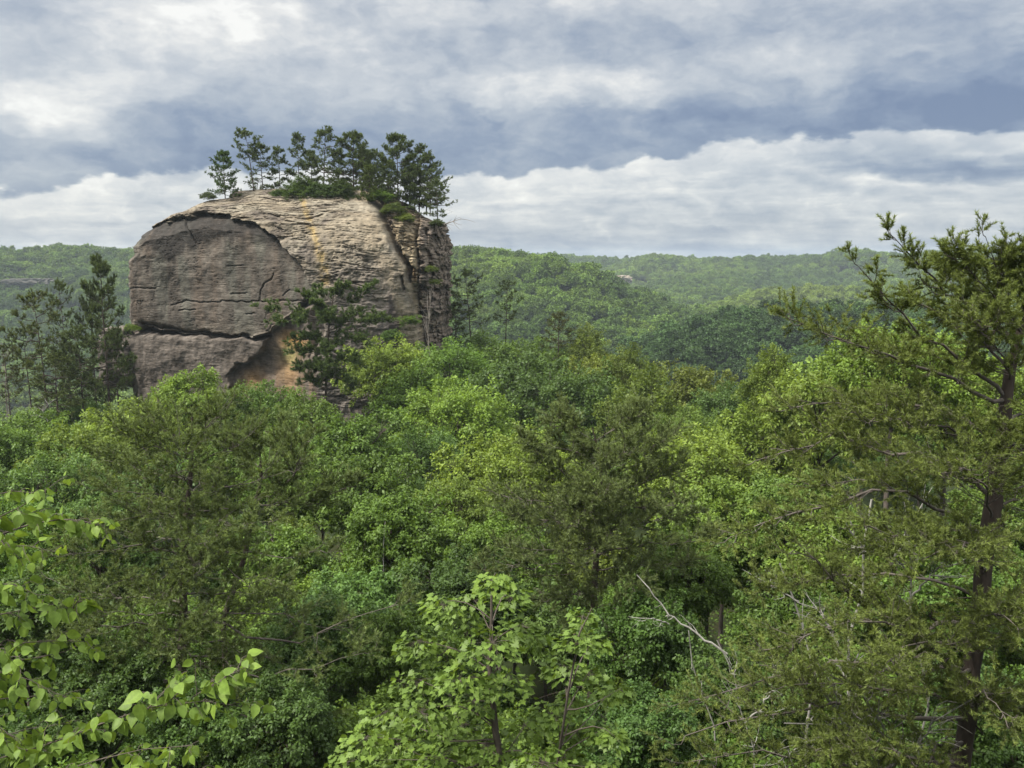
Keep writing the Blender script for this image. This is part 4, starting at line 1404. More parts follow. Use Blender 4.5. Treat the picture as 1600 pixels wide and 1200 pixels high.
D1 = 22.0
custom_pine('pine_tree', 'tall olive pine with straight dark trunk in the left foreground', [
    (285, 1060, D1, .20), (284, 980, D1, .19), (286, 900, D1, .17), (290, 830, D1, .15), (297, 760, D1, .11), (299, 710, D1, .08), (300, 670, D1, .05), (300, 645, D1, .03)], [
    ([(300, 690, 22), (330, 660, 21.8), (350, 640, 21.6)], .03), ([(299, 700, 22), (260, 670, 21.8), (235, 655, 21.7)], .03),
    ([(299, 720, 22), (250, 700, 21.4), (200, 680, 21)], .035), ([(299, 730, 22), (350, 705, 21.5), (390, 680, 21.2)], .035),
    ([(298, 750, 22), (240, 740, 22.6), (170, 720, 23)], .04), ([(297, 760, 22), (280, 735, 21), (290, 700, 20.4)], .03),
    ([(296, 770, 22), (350, 760, 21.3), (410, 750, 20.9), (450, 735, 20.7)], .045), ([(295, 785, 22), (220, 770, 21.2), (150, 765, 20.8)], .045),
    ([(293, 800, 22), (360, 800, 22.8), (430, 790, 23.3), (480, 770, 23.5)], .045), ([(292, 815, 22), (250, 800, 20.8), (200, 810, 20)], .04),
    ([(290, 835, 22), (330, 815, 21.0), (380, 820, 20.3), (420, 815, 20)], .04), ([(290, 845, 22), (210, 830, 22.6), (140, 830, 23)], .045),
    ([(288, 870, 22), (230, 850, 21.2), (160, 860, 20.6), (110, 865, 20.3)], .05), ([(288, 880, 22), (360, 860, 21.3), (440, 870, 20.9), (500, 860, 20.6)], .05),
    ([(286, 910, 22), (340, 890, 20.8), (400, 905, 20), (440, 910, 19.6)], .04), ([(286, 915, 22), (220, 900, 20.6), (170, 915, 19.9)], .04),
    ([(285, 940, 22), (200, 930, 22.4), (120, 920, 22.8), (80, 905, 23)], .05), ([(285, 960, 22), (360, 980, 21.5), (430, 1010, 21.0), (490, 1000, 20.6), (560, 960, 20.4), (620, 945, 20.2)], .07),
    ([(285, 975, 22), (370, 955, 21.4), (460, 965, 21), (540, 985, 20.8)], .05), ([(284, 985, 22), (220, 975, 21), (140, 985, 20.4), (90, 1000, 20)], .05),
    ([(284, 1020, 22), (340, 1030, 20.8), (420, 1045, 20), (500, 1040, 19.5), (570, 1020, 19.3)], .05), ([(284, 1030, 22), (230, 1030, 20.6), (170, 1050, 20)], .04),
    ([(285, 1060, 22), (350, 1080, 21), (430, 1090, 20.4), (500, 1110, 20)], .045), ([(285, 1060, 22), (220, 1075, 21), (150, 1090, 20.4)], .045),
    ([(296, 770, 22), (310, 760, 23.4), (330, 740, 24.5)], .04), ([(292, 830, 22), (270, 810, 23.6), (240, 790, 25)], .04),
    ([(288, 900, 22), (320, 880, 23.6), (360, 860, 25)], .05),
    ([(287, 890, 22), (300, 880, 20.4), (320, 890, 19.4)], .04), ([(286, 930, 22), (265, 925, 20.4), (245, 940, 19.4)], .04),
    ([(285, 960, 22), (300, 960, 20.4), (320, 985, 19.2)], .04), ([(285, 1000, 22), (270, 1000, 20.4), (250, 1020, 19.2)], .04),
    ([(285, 1040, 22), (310, 1040, 20.6), (340, 1070, 19.4)], .04), ([(290, 840, 22), (310, 835, 20.6), (320, 850, 19.6)], .04),
    ([(285, 960, 22), (200, 960, 22.8), (130, 955, 23.4)], .05), ([(285, 930, 22), (360, 925, 22.8), (440, 930, 23.4)], .05),
    ([(285, 1000, 22), (370, 1010, 22.6), (450, 1040, 23)], .05),
], 78, (.104, .140, .042), L2=1.0, n2=15, s0=0.16, n3=7, l3=0.36, nt=6, up=0.18, r=0.009, tw=0.004, ln=0.10, nn=8, width=0.085, spread=1.05)

custom_pine('pine_tree', 'crooked second pine crown spreading right of the left foreground pine', [
    (350, 960, 24.5, .14), (372, 900, 24.3, .13), (385, 860, 24.2, .12), (400, 780, 24, .10), (410, 740, 24, .07), (405, 700, 24, .04)], [
    ([(405, 780, 24), (430, 770, 23.8), (455, 745, 23.6), (470, 705, 23.5), (480, 690, 23.4)], .06),
    ([(405, 760, 24), (390, 720, 23.6), (392, 690, 23.4)], .04),
    ([(400, 790, 24), (440, 790, 24), (500, 780, 24.2), (545, 760, 24.3)], .05),
    ([(410, 740, 24), (440, 715, 24.4), (450, 690, 24.6)], .03), ([(390, 830, 24.2), (330, 810, 24.5), (270, 800, 24.8)], .04),
    ([(405, 730, 24), (370, 705, 24.4), (345, 690, 24.6)], .03),
], 79, (.100, .134, .044), L2=1.0, n2=18, s0=0.25, n3=6, l3=0.36, nt=6, up=0.45, r=0.010, tw=0.004, ln=0.13, nn=9, width=0.07, spread=.9)

D2 = 26.0
custom_pine('pine_tree', 'brownish green pine with bare lower trunk in the middle of the canopy', [
    (922, 1120, D2, .21), (925, 1040, D2, .20), (930, 960, D2, .19), (932, 900, D2, .18), (932, 840, D2, .16), (935, 790, D2, .13), (940, 740, D2, .09),
    (935, 700, D2, .06), (925, 668, D2, .03)], [
    ([(928, 690, 26), (900, 670, 25.8), (870, 665, 25.6)], .03), ([(930, 690, 26), (965, 665, 25.8), (990, 650, 25.7)], .03),
    ([(938, 720, 26), (900, 705, 25.2), (860, 700, 24.7)], .035), ([(938, 725, 26), (990, 710, 25.5), (1035, 690, 25.2)], .035),
    ([(940, 745, 26), (960, 725, 24.8), (975, 705, 24.2)], .03),
    ([(938, 770, 26), (890, 745, 25.6), (850, 715, 25.3), (825, 695, 25.2)], .05), ([(938, 775, 26), (1000, 755, 25.7), (1050, 735, 25.4)], .05),
    ([(936, 800, 26), (880, 790, 25), (820, 780, 24.4), (780, 775, 24)], .045), ([(936, 805, 26), (980, 790, 24.9), (1040, 790, 24.2)], .045),
    ([(934, 830, 26), (870, 815, 26.4), (800, 805, 26.8)], .045), ([(934, 835, 26), (1010, 820, 26.5), (1085, 800, 27)], .045),
    ([(932, 860, 26), (900, 850, 24.6), (850, 860, 23.8), (800, 855, 23.4)], .045), ([(932, 865, 26), (990, 850, 25), (1060, 850, 24.4), (1110, 840, 24)], .05),
    ([(932, 895, 26), (880, 880, 25.4), (820, 885, 25), (765, 890, 24.7)], .05), ([(932, 890, 26), (1000, 885, 25.8), (1070, 880, 25.6)], .045),
    ([(932, 920, 26), (960, 910, 24.5), (990, 920, 23.6)], .035), ([(938, 740, 26), (930, 720, 27.4), (920, 700, 28.3)], .035),
    ([(936, 800, 26), (950, 780, 27.6), (970, 760, 29)], .04),
    ([(936, 790, 26), (925, 790, 24.6), (905, 810, 23.6)], .035), ([(934, 820, 26), (945, 820, 24.6), (960, 840, 23.6)], .035),
    ([(933, 850, 26), (930, 850, 24.4), (925, 875, 23.4)], .035), ([(932, 930, 26), (900, 925, 25.2), (860, 935, 24.8)], .035),
    ([(931, 950, 26), (970, 950, 25.2), (1010, 960, 24.8)], .035), ([(938, 760, 26), (935, 760, 24.6), (930, 775, 23.6)], .035),
    ([(930, 975, 26), (925, 970, 24.8), (915, 990, 24)], .03),
], 80, (.098, .128, .042), L2=1.05, n2=21, s0=0.18, n3=7, l3=0.36, nt=6, up=0.22, r=0.011, tw=0.005, ln=0.11, nn=8, width=0.085, spread=1.05)

D3 = 84.0
custom_pine('pine_tree', 'dark green pine with a long bough to the left before the rock face', [
    (508, 640, D3, .24), (510, 580, D3, .22), (512, 540, D3, .2), (515, 500, D3, .16), (520, 470, D3, .1), (522, 452, D3, .05)], [
    ([(513, 500, 84), (480, 492, 83.5), (445, 488, 83.2), (410, 482, 83)], .10), ([(515, 495, 84), (470, 500, 82), (425, 505, 81.5)], .08),
    ([(518, 480, 84), (495, 468, 83), (470, 458, 82.6)], .07), ([(518, 475, 84), (550, 470, 83.5), (585, 445, 83)], .08),
    ([(520, 465, 84), (530, 455, 83), (540, 448, 82.5)], .05), ([(515, 500, 84), (560, 495, 83), (600, 500, 82.6)], .08),
    ([(513, 515, 84), (550, 505, 82.5), (580, 505, 82)], .08), ([(512, 530, 84), (480, 530, 82.5), (455, 535, 82)], .08),
    ([(512, 540, 84), (545, 530, 82.6), (565, 535, 82)], .08), ([(511, 555, 84), (480, 550, 82.2), (458, 550, 81.6)], .08),
    ([(510, 570, 84), (540, 560, 82.4), (560, 570, 82)], .07), ([(510, 580, 84), (485, 575, 82), (468, 575, 81.5)], .07),
    ([(510, 590, 84), (530, 590, 82.2), (545, 600, 81.8)], .07), ([(509, 600, 84), (490, 597, 82.4), (478, 598, 82)], .06),
    ([(514, 505, 84), (510, 500, 82), (505, 500, 81)], .07), ([(512, 540, 84), (515, 545, 81.8), (512, 550, 80.8)], .07),
    ([(510, 575, 84), (508, 575, 82), (505, 580, 81)], .07), ([(516, 490, 84), (500, 480, 82), (490, 475, 81)], .06),
    ([(520, 470, 84), (505, 460, 85), (495, 452, 85.5)], .05),
], 81, (.066, .098, .030), L2=1.25, n2=17, s0=0.12, n3=6, l3=0.4, nt=6, up=0.3, r=0.025, tw=0.012, ln=0.27, nn=7, width=0.10)


# ------------------------------------------------------------------ dead trees
def dead_tree(label, paths, seed, group='pale dead trees', mat=M_DEAD, twigs=6, tl=0.5):
    r = np.random.default_rng(seed)
    P0 = [np.array([at(*p) for p in path]) for path, _ in paths]
    g = float(ground(P0[0][0, 0], P0[0][0, 1]))
    base = np.array((P0[0][0, 0], P0[0][0, 1], g - 0.1))
    o = thing('dead_tree', label, 'dead tree', base, group)
    for k, (P, (_, r0)) in enumerate(zip(P0, paths)):
        w = Wood()
        if k == 0:
            P = np.concatenate([[base], P])
        seg = np.concatenate([[0], np.cumsum(np.linalg.norm(np.diff(P, axis=0), axis=1))])
        q = np.linspace(0, seg[-1], 14)
        Q = np.stack([np.interp(q, seg, P[:, c]) for c in range(3)], 1) + r.normal(0, 0.022 * seg[-1] ** .5, (14, 3)) * np.sin(np.linspace(0, math.pi, 14))[:, None]
        w.one(Q - base, 0.62 * r0 * np.linspace(1, 0.35, 14), 7)
        n = twigs
        s = r.integers(7 if k == 0 else 4, 13, n)
        e = Q[s] + unit(Q[s] - Q[s - 2]) * tl * r.uniform(.3, 1, (n, 1)) + r.normal(0, tl * .35, (n, 3))
        w.many(bend(Q[s] - base, e - base, 5, 0, r, 0.05), np.linspace(r0 * .3, r0 * .08, 5)[None] * np.ones((n, 1)), 4)
        e2 = e + r.normal(0, tl * .25, (n, 3))
        w.many(bend((Q[s] + e) / 2 - base, e2 - base, 4, 0, r, 0.03), np.linspace(r0 * .15, r0 * .05, 4)[None] * np.ones((n, 1)), 3)
        link('trunk' if k == 0 else 'limb', w.mesh('dead_wood', mat), o)
    return o


dead_tree('pale broken limb forked above a snapped grey stem', [
    ([(1120, 1160, 18), (1095, 1100, 18), (1082, 1040, 18), (1076, 985, 18)], .05),
    ([(1136, 1022, 17.6), (1080, 985, 17.7), (1045, 960, 17.8), (1020, 925, 17.9), (995, 898, 18)], .045),
    ([(1045, 975, 17.8), (1025, 967, 17.7), (1008, 966, 17.6)], .03)], 1, twigs=4, tl=.35)
dead_tree('pale lichen-spotted dead trunk right of the broken limb', [
    ([(1270, 1060, 17), (1255, 990, 17), (1240, 930, 17), (1218, 880, 17)], .07),
    ([(1248, 940, 17), (1220, 925, 16.9), (1195, 890, 16.8)], .03)], 2, twigs=6, tl=.5)
dead_tree('whitish dead trunk behind the lower right pine boughs', [
    ([(1335, 1200, 16), (1325, 1080, 16), (1330, 990, 16), (1345, 940, 16), (1362, 780, 16)], .09),
    ([(1310, 1010, 15.8), (1295, 980, 15.8), (1280, 950, 15.8)], .045),
    ([(1395, 870, 16), (1410, 855, 16), (1425, 825, 16)], .05)], 3, twigs=9, tl=.6)
dead_tree('fallen pale limb slanting below the right pine', [
    ([(1440, 1200, 12.4), (1400, 1155, 12.3), (1350, 1130, 12.2), (1300, 1120, 12.1)], .045),
    ([(1400, 1160, 12.3), (1370, 1120, 12), (1350, 1090, 11.9)], .025)], 4, twigs=10, tl=.5)
dead_tree('thin bare grey stem standing among the central green crowns', [
    ([(600, 900, 34), (600, 850, 34), (602, 815, 34)], .05)], 5, twigs=3, tl=.4)
dead_tree('bare grey branches tangled below the leaning left pine', [
    ([(70, 690, 84), (75, 660, 84), (66, 640, 84), (88, 622, 84)], .12),
    ([(70, 655, 84), (58, 648, 84), (50, 640, 84)], .06)], 6, twigs=10, tl=1.2)
dead_tree('bare brown-grey twiggy tree at the right foot of the big rock', [
    ([(672, 560, 97), (670, 520, 97), (672, 480, 97), (674, 450, 97)], .12)], 7, mat=M_TWIG, twigs=26, tl=2.0)
dead_tree('half-bare grey tree at the far left picture edge', [
    ([(12, 650, 82), (10, 600, 82), (6, 560, 82), (2, 535, 82)], .12)], 8, mat=M_TWIG, twigs=22, tl=1.6)


dead_tree('tangle of bleached dead boughs at the bottom right below the pine', [
    ([(1390, 1230, 12.6), (1370, 1180, 12.4), (1320, 1140, 12.2), (1270, 1125, 12.1), (1225, 1130, 12)], .045),
    ([(1400, 1190, 12.6), (1440, 1160, 12.2), (1460, 1120, 12)], .03),
    ([(1340, 1160, 12.3), (1310, 1110, 12), (1300, 1060, 11.9)], .03),
    ([(1310, 1135, 12.2), (1260, 1160, 12), (1215, 1190, 11.9)], .025)], 11, twigs=12, tl=.55)
dead_tree('slender whitish dead stem left of the pale dead trunks', [
    ([(1185, 1210, 15.5), (1165, 1130, 15.5), (1150, 1060, 15.5), (1120, 1000, 15.5)], .045),
    ([(1165, 1130, 15.5), (1200, 1090, 15.3), (1215, 1040, 15.3)], .03)], 12, twigs=9, tl=.5)
dead_tree('grey dead snag with many short twigs beside the right pine trunk', [
    ([(1440, 1100, 14.5), (1432, 1000, 14.5), (1420, 930, 14.5), (1425, 850, 14.5), (1440, 800, 14.5)], .05),
    ([(1425, 930, 14.5), (1465, 890, 14.3), (1500, 880, 14.2)], .03),
    ([(1422, 900, 14.5), (1390, 860, 14.4), (1375, 830, 14.3)], .03)], 13, twigs=12, tl=.55)


def edge_snag():
    o = thing('dead_tree', 'bare twiggy snag leaning out over the right edge of the rock', 'dead tree', at(686, 352, 109), 'pale dead trees')
    w = Wood()
    b = np.array(o.location)
    P = np.array([at(684, 356, 109), at(696, 350, 108.6), (at(708, 346, 108.3)), at(720, 342, 108)]) - b
    w.one(P, (.09, .07, .05, .02), 5)
    r = np.random.default_rng(3)
    s = r.integers(1, 4, 16)
    e = P[s] + r.normal(0, .7, (16, 3)) + np.array((.4, 0, -.25))
    w.many(bend(P[s], e, 4, 0, r, .05), np.linspace(.035, .012, 4)[None] * np.ones((16, 1)), 3)
    link('trunk', w.mesh('snag', M_TWIG), o)


edge_snag()

# ------------------------------------------------------------------ shrubs on the rock
SHR = [(325, 306, 26, 111, C_PIND, 'tiny dark shrub at the left end of the rock top'),
       (470, 300, 60, 110.5, (.06, .10, .02), 'bright low shrub on the rock top under the slender pine'),
       (505, 300, 56, 110.3, (.05, .085, .02), 'green shrub on the rock top beneath the tallest pine'),
       (535, 302, 50, 110.2, (.05, .08, .02), 'dark green shrub on the rock top beneath the dense pine'),
       (440, 303, 40, 111, (.05, .085, .02), 'small shrub on the rock top under the small pines'),
       (592, 306, 44, 109, C_MID, 'shrub at the head of the cleft in the rock'),
       (615, 326, 40, 107.5, (.07, .10, .02), 'light green shrub hanging over the broken buttress'),
       (632, 340, 34, 107, C_OLV, 'olive shrub clinging to the upper buttress'),
       (672, 420, 26, 105, (.085, .12, .02), 'yellow-green shrub growing down the right face of the rock'),
       (680, 440, 22, 105, (.085, .12, .02), 'lower yellow-green tuft on the right face of the rock'),
       (683, 348, 26, 109, C_PIND, 'dark shrub under the right edge of the rock top'),
       (206, 512, 26, 105, C_LIT, 'yellow-green shrub on the ledge at the left of the recess'),
       (640, 500, 36, 101, C_MID, 'small green shrub at the foot of the buttress'),
       (612, 524, 40, 99, C_DRK, 'dark shrub at the foot of the dark stained face')]
for (px, py, wpx, D, c, lab) in SHR:
    p = at(px, py, D)
    rad = wpx / 2 / FPX * D
    pr = BL_MID[int(rng.integers(0, 5))]
    zt, rr = ext(pr[1])
    o = thing('shrub', lab, 'shrub', (p[0], p[1], p[2] - rad * 0.6), 'shrubs growing on the rock')
    cc = link('foliage', pr[1], o)
    s = rad / rr
    cc.scale = (s, s, s * 0.6)
    cc.location = (0, 0, rad * 0.5)
    cc.rotation_euler = (0, 0, rng.uniform(0, 6))
    cc.color = (*c, 1)


# ------------------------------------------------------------------ near maple and large-leaved branch
def leaf_maple():
    out = [(0, 0), (.10, .26), (-.02, .36), (.26, .34), (.34, .52), (.46, .34), (.62, .38), (.66, .20), (1.0, 0)]
    V = [(x, y, 0.10 * abs(y) - 0.12 * x * x) for x, y in out] + [(x, -y, 0.10 * abs(y) - 0.12 * x * x) for x, y in out[1:-1]][::-1]
    V.append((.38, 0, -.03))
    n = len(V) - 1
    F = [[i, (i + 1) % n, n] for i in range(n)]
    return np.array(V), [np.array(F)]


def leaf_ovate():
    xs = np.array([0, .06, .2, .4, .6, .8, .93, 1.0])
    ws = np.array([0.0, .19, .31, .35, .28, .14, .04, 0])
    V, F = [], []
    for i, (x, w) in enumerate(zip(xs, ws)):
        z = -0.16 * x * x
        V += [(x, 0, z), (x, w, z + 0.30 * w - .25 * w * w), (x, -w, z + 0.30 * w - .25 * w * w)]
    for i in range(len(xs) - 1):
        a, b = 3 * i, 3 * i + 3
        F += [[a, a + 1, b + 1, b], [a + 2, a, b, b + 2]]
    return np.array(V), [np.array(F)]


def near_maple():
    r = np.random.default_rng(12)
    D = 9.5
    base = at(800, 1290, D)
    g = float(ground(base[0], base[1]))
    base[2] = g - 0.1
    o = thing('maple_sapling', 'young maple with bright lobed leaves in layered sprays at bottom centre', 'tree', base)
    # leaders: trunk and side leader
    w = Wood()
    tr = np.array([base, at(810, 1290, D), at(775, 1150, D), at(765, 1040, D), at(768, 960, D), at(768, 900, D)])
    tr2 = np.array([tr[1], at(870, 1200, D - .3), at(888, 1080, D - .5), at(905, 990, D - .6), at(925, 950, D - .6)])
    w.one(tr - base, (.06, .05, .04, .028, .016, .006), 8)
    w.one(tr2 - base, (.018, .016, .013, .009, .004), 7)
    link('trunk', w.mesh('trunk', M_BARK), o)
    sprays = [(770, 905, 50), (740, 935, 60), (690, 940, 60), (720, 965, 70), (800, 930, 50), (815, 975, 60), (650, 1000, 60), (700, 1010, 80), (770, 1000, 80),
              (840, 1000, 45), (650, 1060, 70), (720, 1060, 80), (790, 1060, 80), (740, 1090, 80), (600, 1110, 70), (660, 1110, 90), (720, 1130, 90), (570, 1150, 70),
              (620, 1160, 90), (690, 1180, 100), (760, 1160, 90), (820, 1130, 70), (540, 1190, 70), (600, 1210, 90), (790, 1210, 100), (850, 1190, 80),
              (910, 960, 40), (900, 990, 55), (930, 1000, 50), (880, 1040, 55), (920, 1050, 50), (895, 1090, 60), (860, 1110, 60), (950, 1080, 45), (970, 1075, 30),
              (900, 1140, 60), (940, 1140, 40), (960, 1150, 35), (880, 1180, 70), (930, 1200, 60), (640, 1230, 100), (720, 1240, 100), (850, 1250, 100), (560, 1250, 90)]
    cw = Wood()
    Ps, Xs, Ns, Ts = [], [], [], []
    for (px, py, wd) in sprays:
        dd = D + r.uniform(-0.7, 0.7)
        c = at(px, py, dd)
        R = wd / 2 / FPX * D * 1.15
        lead = tr2 if px > 850 and py < 1180 else tr
        zz = c[2] - R * r.uniform(.5, 1.5)
        o_ = lead[np.argmin(np.abs(lead[:, 2] - zz))]
        st = np.array([np.interp(zz, lead[:, 2], lead[:, k]) for k in range(3)])
        P = bend(st[None], c[None], 5, 0.05, r, 0.05)
        cw.many(P - base, np.linspace(.010, .003, 5)[None], 4)
        n = int(40 + wd * 1.25)
        a = r.uniform(0, 6.28, n)
        q = np.sqrt(r.uniform(0, 1, n)) * R
        out = unit(c - st)
        p = c + np.stack([np.cos(a) * q, np.sin(a) * q * .9, r.normal(0, .22 * R, n) - .35 * q], 1)
        kp = n // 6
        cw.many((np.stack([np.broadcast_to(c - (0, 0, .03), p.shape), (c + p) / 2 - (0, 0, .015), p - (0, 0, .02)], 1))[:kp] - base, np.array([[.003, .0022, .0015]]) * np.ones((kp, 1)), 3)
        Ps.append(p)
        Xs.append(unit(np.stack([np.cos(a), np.sin(a), -0.55 + r.normal(0, .3, n)], 1) + .4 * out))
        Ns.append(unit(np.array((0, 0, 1.0)) + .45 * r.normal(size=(n, 3))))
        Ts.append(np.clip(r.normal(.5, .12) + r.normal(0, .16, n), 0, 1))
    P, X, Nn, T = map(np.concatenate, (Ps, Xs, Ns, Ts))
    Y = np.cross(Nn, X)
    V, F, t = scatter(*leaf_maple(), P - base, X, Y, 0.088 * r.uniform(.6, 1.2, len(P)), T)
    link('twigs', cw.mesh('twigs', M_BARK), o)
    c = link('crown', mesh_np('crown', V, F, M_LEAF, t), o)
    c.color = (.108, .170, .030, 1)


near_maple()


def near_branch():
    r = np.random.default_rng(21)
    D = 3.7
    base = np.array((-3.3, 3.9, 0))
    base[2] = float(ground(base[0], base[1])) - 0.1
    o = thing('broadleaf_tree', 'closest tree with large pale green pointed leaves hanging in at bottom left', 'tree', base)
    w = Wood()
    trunk = np.array([base, at(-330, 1350, 3.8), at(-260, 1150, 3.8), at(-200, 900, 3.8), at(-190, 700, 3.8), at(-180, 560, 3.8)])
    w.one(trunk - base, (.05, .045, .038, .03, .02, .008), 8)
    link('trunk', w.mesh('trunk', M_BARK), o)
    br = [
        # (path, leaf size factor, leaves)
        ([(-200, 900, 3.8), (-80, 800, 3.7), (0, 770, 3.6), (30, 758, 3.6), (50, 770, 3.6)], 10),
        ([(-200, 880, 3.8), (-60, 830, 3.7), (20, 800, 3.6), (70, 770, 3.7), (90, 752, 3.7)], 9),
        ([(-210, 960, 3.8), (-80, 870, 3.6), (0, 850, 3.5), (50, 850, 3.5), (85, 862, 3.5)], 15),
        ([(-60, 860, 3.7), (40, 820, 3.8), (100, 810, 3.9), (130, 812, 3.9), (165, 828, 3.9)], 13),
        ([(-220, 1000, 3.8), (-80, 930, 3.5), (0, 905, 3.4), (40, 910, 3.4), (60, 930, 3.4)], 16),
        ([(-220, 1040, 3.8), (-80, 970, 3.6), (10, 960, 3.5), (70, 945, 3.5), (120, 938, 3.5)], 14),
        ([(-230, 1080, 3.8), (-80, 1020, 3.6), (20, 1005, 3.5), (80, 1000, 3.5), (135, 1002, 3.5)], 17),
        ([(-240, 1120, 3.8), (-80, 1060, 3.5), (0, 1045, 3.4), (50, 1060, 3.4), (90, 1085, 3.4)], 17),
        ([(-240, 1160, 3.8), (-80, 1110, 3.6), (0, 1090, 3.5), (60, 1085, 3.5), (120, 1090, 3.5)], 12),
        ([(-240, 1240, 3.8), (-60, 1200, 3.5), (60, 1170, 3.3), (150, 1135, 3.2), (230, 1100, 3.2), (300, 1085, 3.2), (350, 1090, 3.2), (405, 1108, 3.2)], 34),
        ([(-240, 1280, 3.8), (-40, 1240, 3.4), (80, 1210, 3.2), (180, 1180, 3.1), (260, 1150, 3.1), (300, 1165, 3.1)], 26),
        ([(230, 1110, 3.2), (250, 1085, 3.2), (275, 1068, 3.2)], 6),
        ([(300, 1090, 3.2), (340, 1065, 3.2), (378, 1045, 3.2)], 8),
        ([(-240, 1290, 3.8), (-100, 1190, 3.4), (0, 1150, 3.3), (60, 1130, 3.3), (110, 1130, 3.3)], 20),
        ([(-240, 1310, 3.8), (-60, 1270, 3.4), (60, 1230, 3.2), (140, 1210, 3.2), (220, 1200, 3.2)], 22),
        ([(-250, 1320, 3.8), (-60, 1310, 3.3), (60, 1270, 3.1), (200, 1230, 3.1), (310, 1210, 3.1)], 22),
        ([(-230, 1060, 3.8), (-120, 1000, 3.3), (-40, 990, 3.2), (10, 1010, 3.2), (30, 1040, 3.2)], 14),
        ([(-230, 1160, 3.8), (-120, 1120, 3.3), (-40, 1110, 3.2), (10, 1130, 3.2), (30, 1160, 3.2)], 14),
        ([(-200, 860, 3.8), (-100, 800, 3.4), (-40, 800, 3.3), (0, 830, 3.3), (15, 860, 3.3)], 12),
        ([(110, 960, 3.5), (118, 945, 3.5), (126, 934, 3.5)], 4),
        ([(-230, 1060, 3.8), (-60, 1040, 3.6), (60, 1028, 3.6), (110, 1020, 3.6), (140, 1000, 3.6)], 8),
    ]
    bw = Wood()
    Ps, Xs, Ns, Ts, Ss = [], [], [], [], []
    for path, n in br:
        n = int(n * 3.0)
        P = np.array([at(*p) for p in path])
        seg = np.concatenate([[0], np.cumsum(np.linalg.norm(np.diff(P, axis=0), axis=1))])
        q = np.linspace(0, seg[-1], 12)
        Q = np.stack([np.interp(q, seg, P[:, c]) for c in range(3)], 1)
        for c in range(3):
            Q[1:-1, c] = np.convolve(Q[:, c], (.25, .5, .25), 'valid')
        bw.one(Q - base, np.linspace(.006 if len(path) > 3 else .0025, .0012, 12), 5)
        n = max(7, int(n * .46))
        s = np.linspace(.3 if len(path) > 3 else .1, 1, n)
        f = s * 11
        i = np.clip(f.astype(int), 0, 10)
        b0 = Q[i] + (Q[i + 1] - Q[i]) * (f - i)[:, None]
        T0 = unit(Q[i + 1] - Q[i])
        sg = np.where(np.arange(n) % 2 == 0, 1, -1)[:, None]
        sd0 = unit(np.cross(T0, (0, 0, 1.0))) * sg
        ln = r.uniform(.05, .16, (n, 1)) * (1.15 - .6 * s[:, None])
        d0 = unit(T0 * .7 + sd0 * .5 + .45 * r.normal(size=(n, 3)) + np.array((0, 0, -.15)))
        tw = bend(b0, b0 + d0 * ln, 5, .01, r, .008)
        bw.many(tw - base, np.linspace(.0016, .0008, 5)[None] * np.ones((n, 1)), 3)
        m = 4
        u5 = np.clip(np.linspace(.25, 1, m)[None] + r.normal(0, .07, (n, m)), 0.05, 1) * 4
        k5 = np.clip(u5.astype(int), 0, 3)
        ar = np.arange(n)[:, None]
        b = (tw[ar, k5] + (tw[ar, k5 + 1] - tw[ar, k5]) * (u5 - k5)[..., None]).reshape(-1, 3)
        T = np.repeat(d0, m, 0)
        s = np.repeat(s, m)
        n = n * m
        sg = np.where(np.arange(n) % 2 == 0, 1, -1)[:, None]
        side = unit(np.cross(T, (0, 0, 1.0))) * sg
        X = unit(T * .45 + side * .55 + np.array((0, 0, -1.0)) * r.uniform(.2, 1.2, (n, 1)) + .3 * r.normal(size=(n, 3)))
        pet = b + X * .012 + np.array((0, 0, .002))
        bw.many(np.stack([b, (b + pet) / 2, pet], 1) - base, np.ones((n, 3)) * .0008, 3)
        Ps.append(pet)
        Xs.append(X)
        Ns.append(unit(np.array((-.15, -.55, .55)) + .55 * r.normal(size=(n, 3))))
        Ts.append(np.clip(r.normal(.45, .2, n) + .25 * (s > .85), 0, 1))
        Ss.append(.066 * r.uniform(.5, 1.25, n) * (1 - .35 * s ** 4))
    P, X, Nn, T, S = map(np.concatenate, (Ps, Xs, Ns, Ts, Ss))
    V, F, t = scatter(*leaf_ovate(), P - base, X, np.cross(Nn, X), S, T)
    link('branches', bw.mesh('branches', M_BARK), o)
    c = link('crown', mesh_np('crown', V, F, M_BIGLEAF, t, smooth=True), o)
    c.color = (.122, .190, .034, 1)


near_branch()

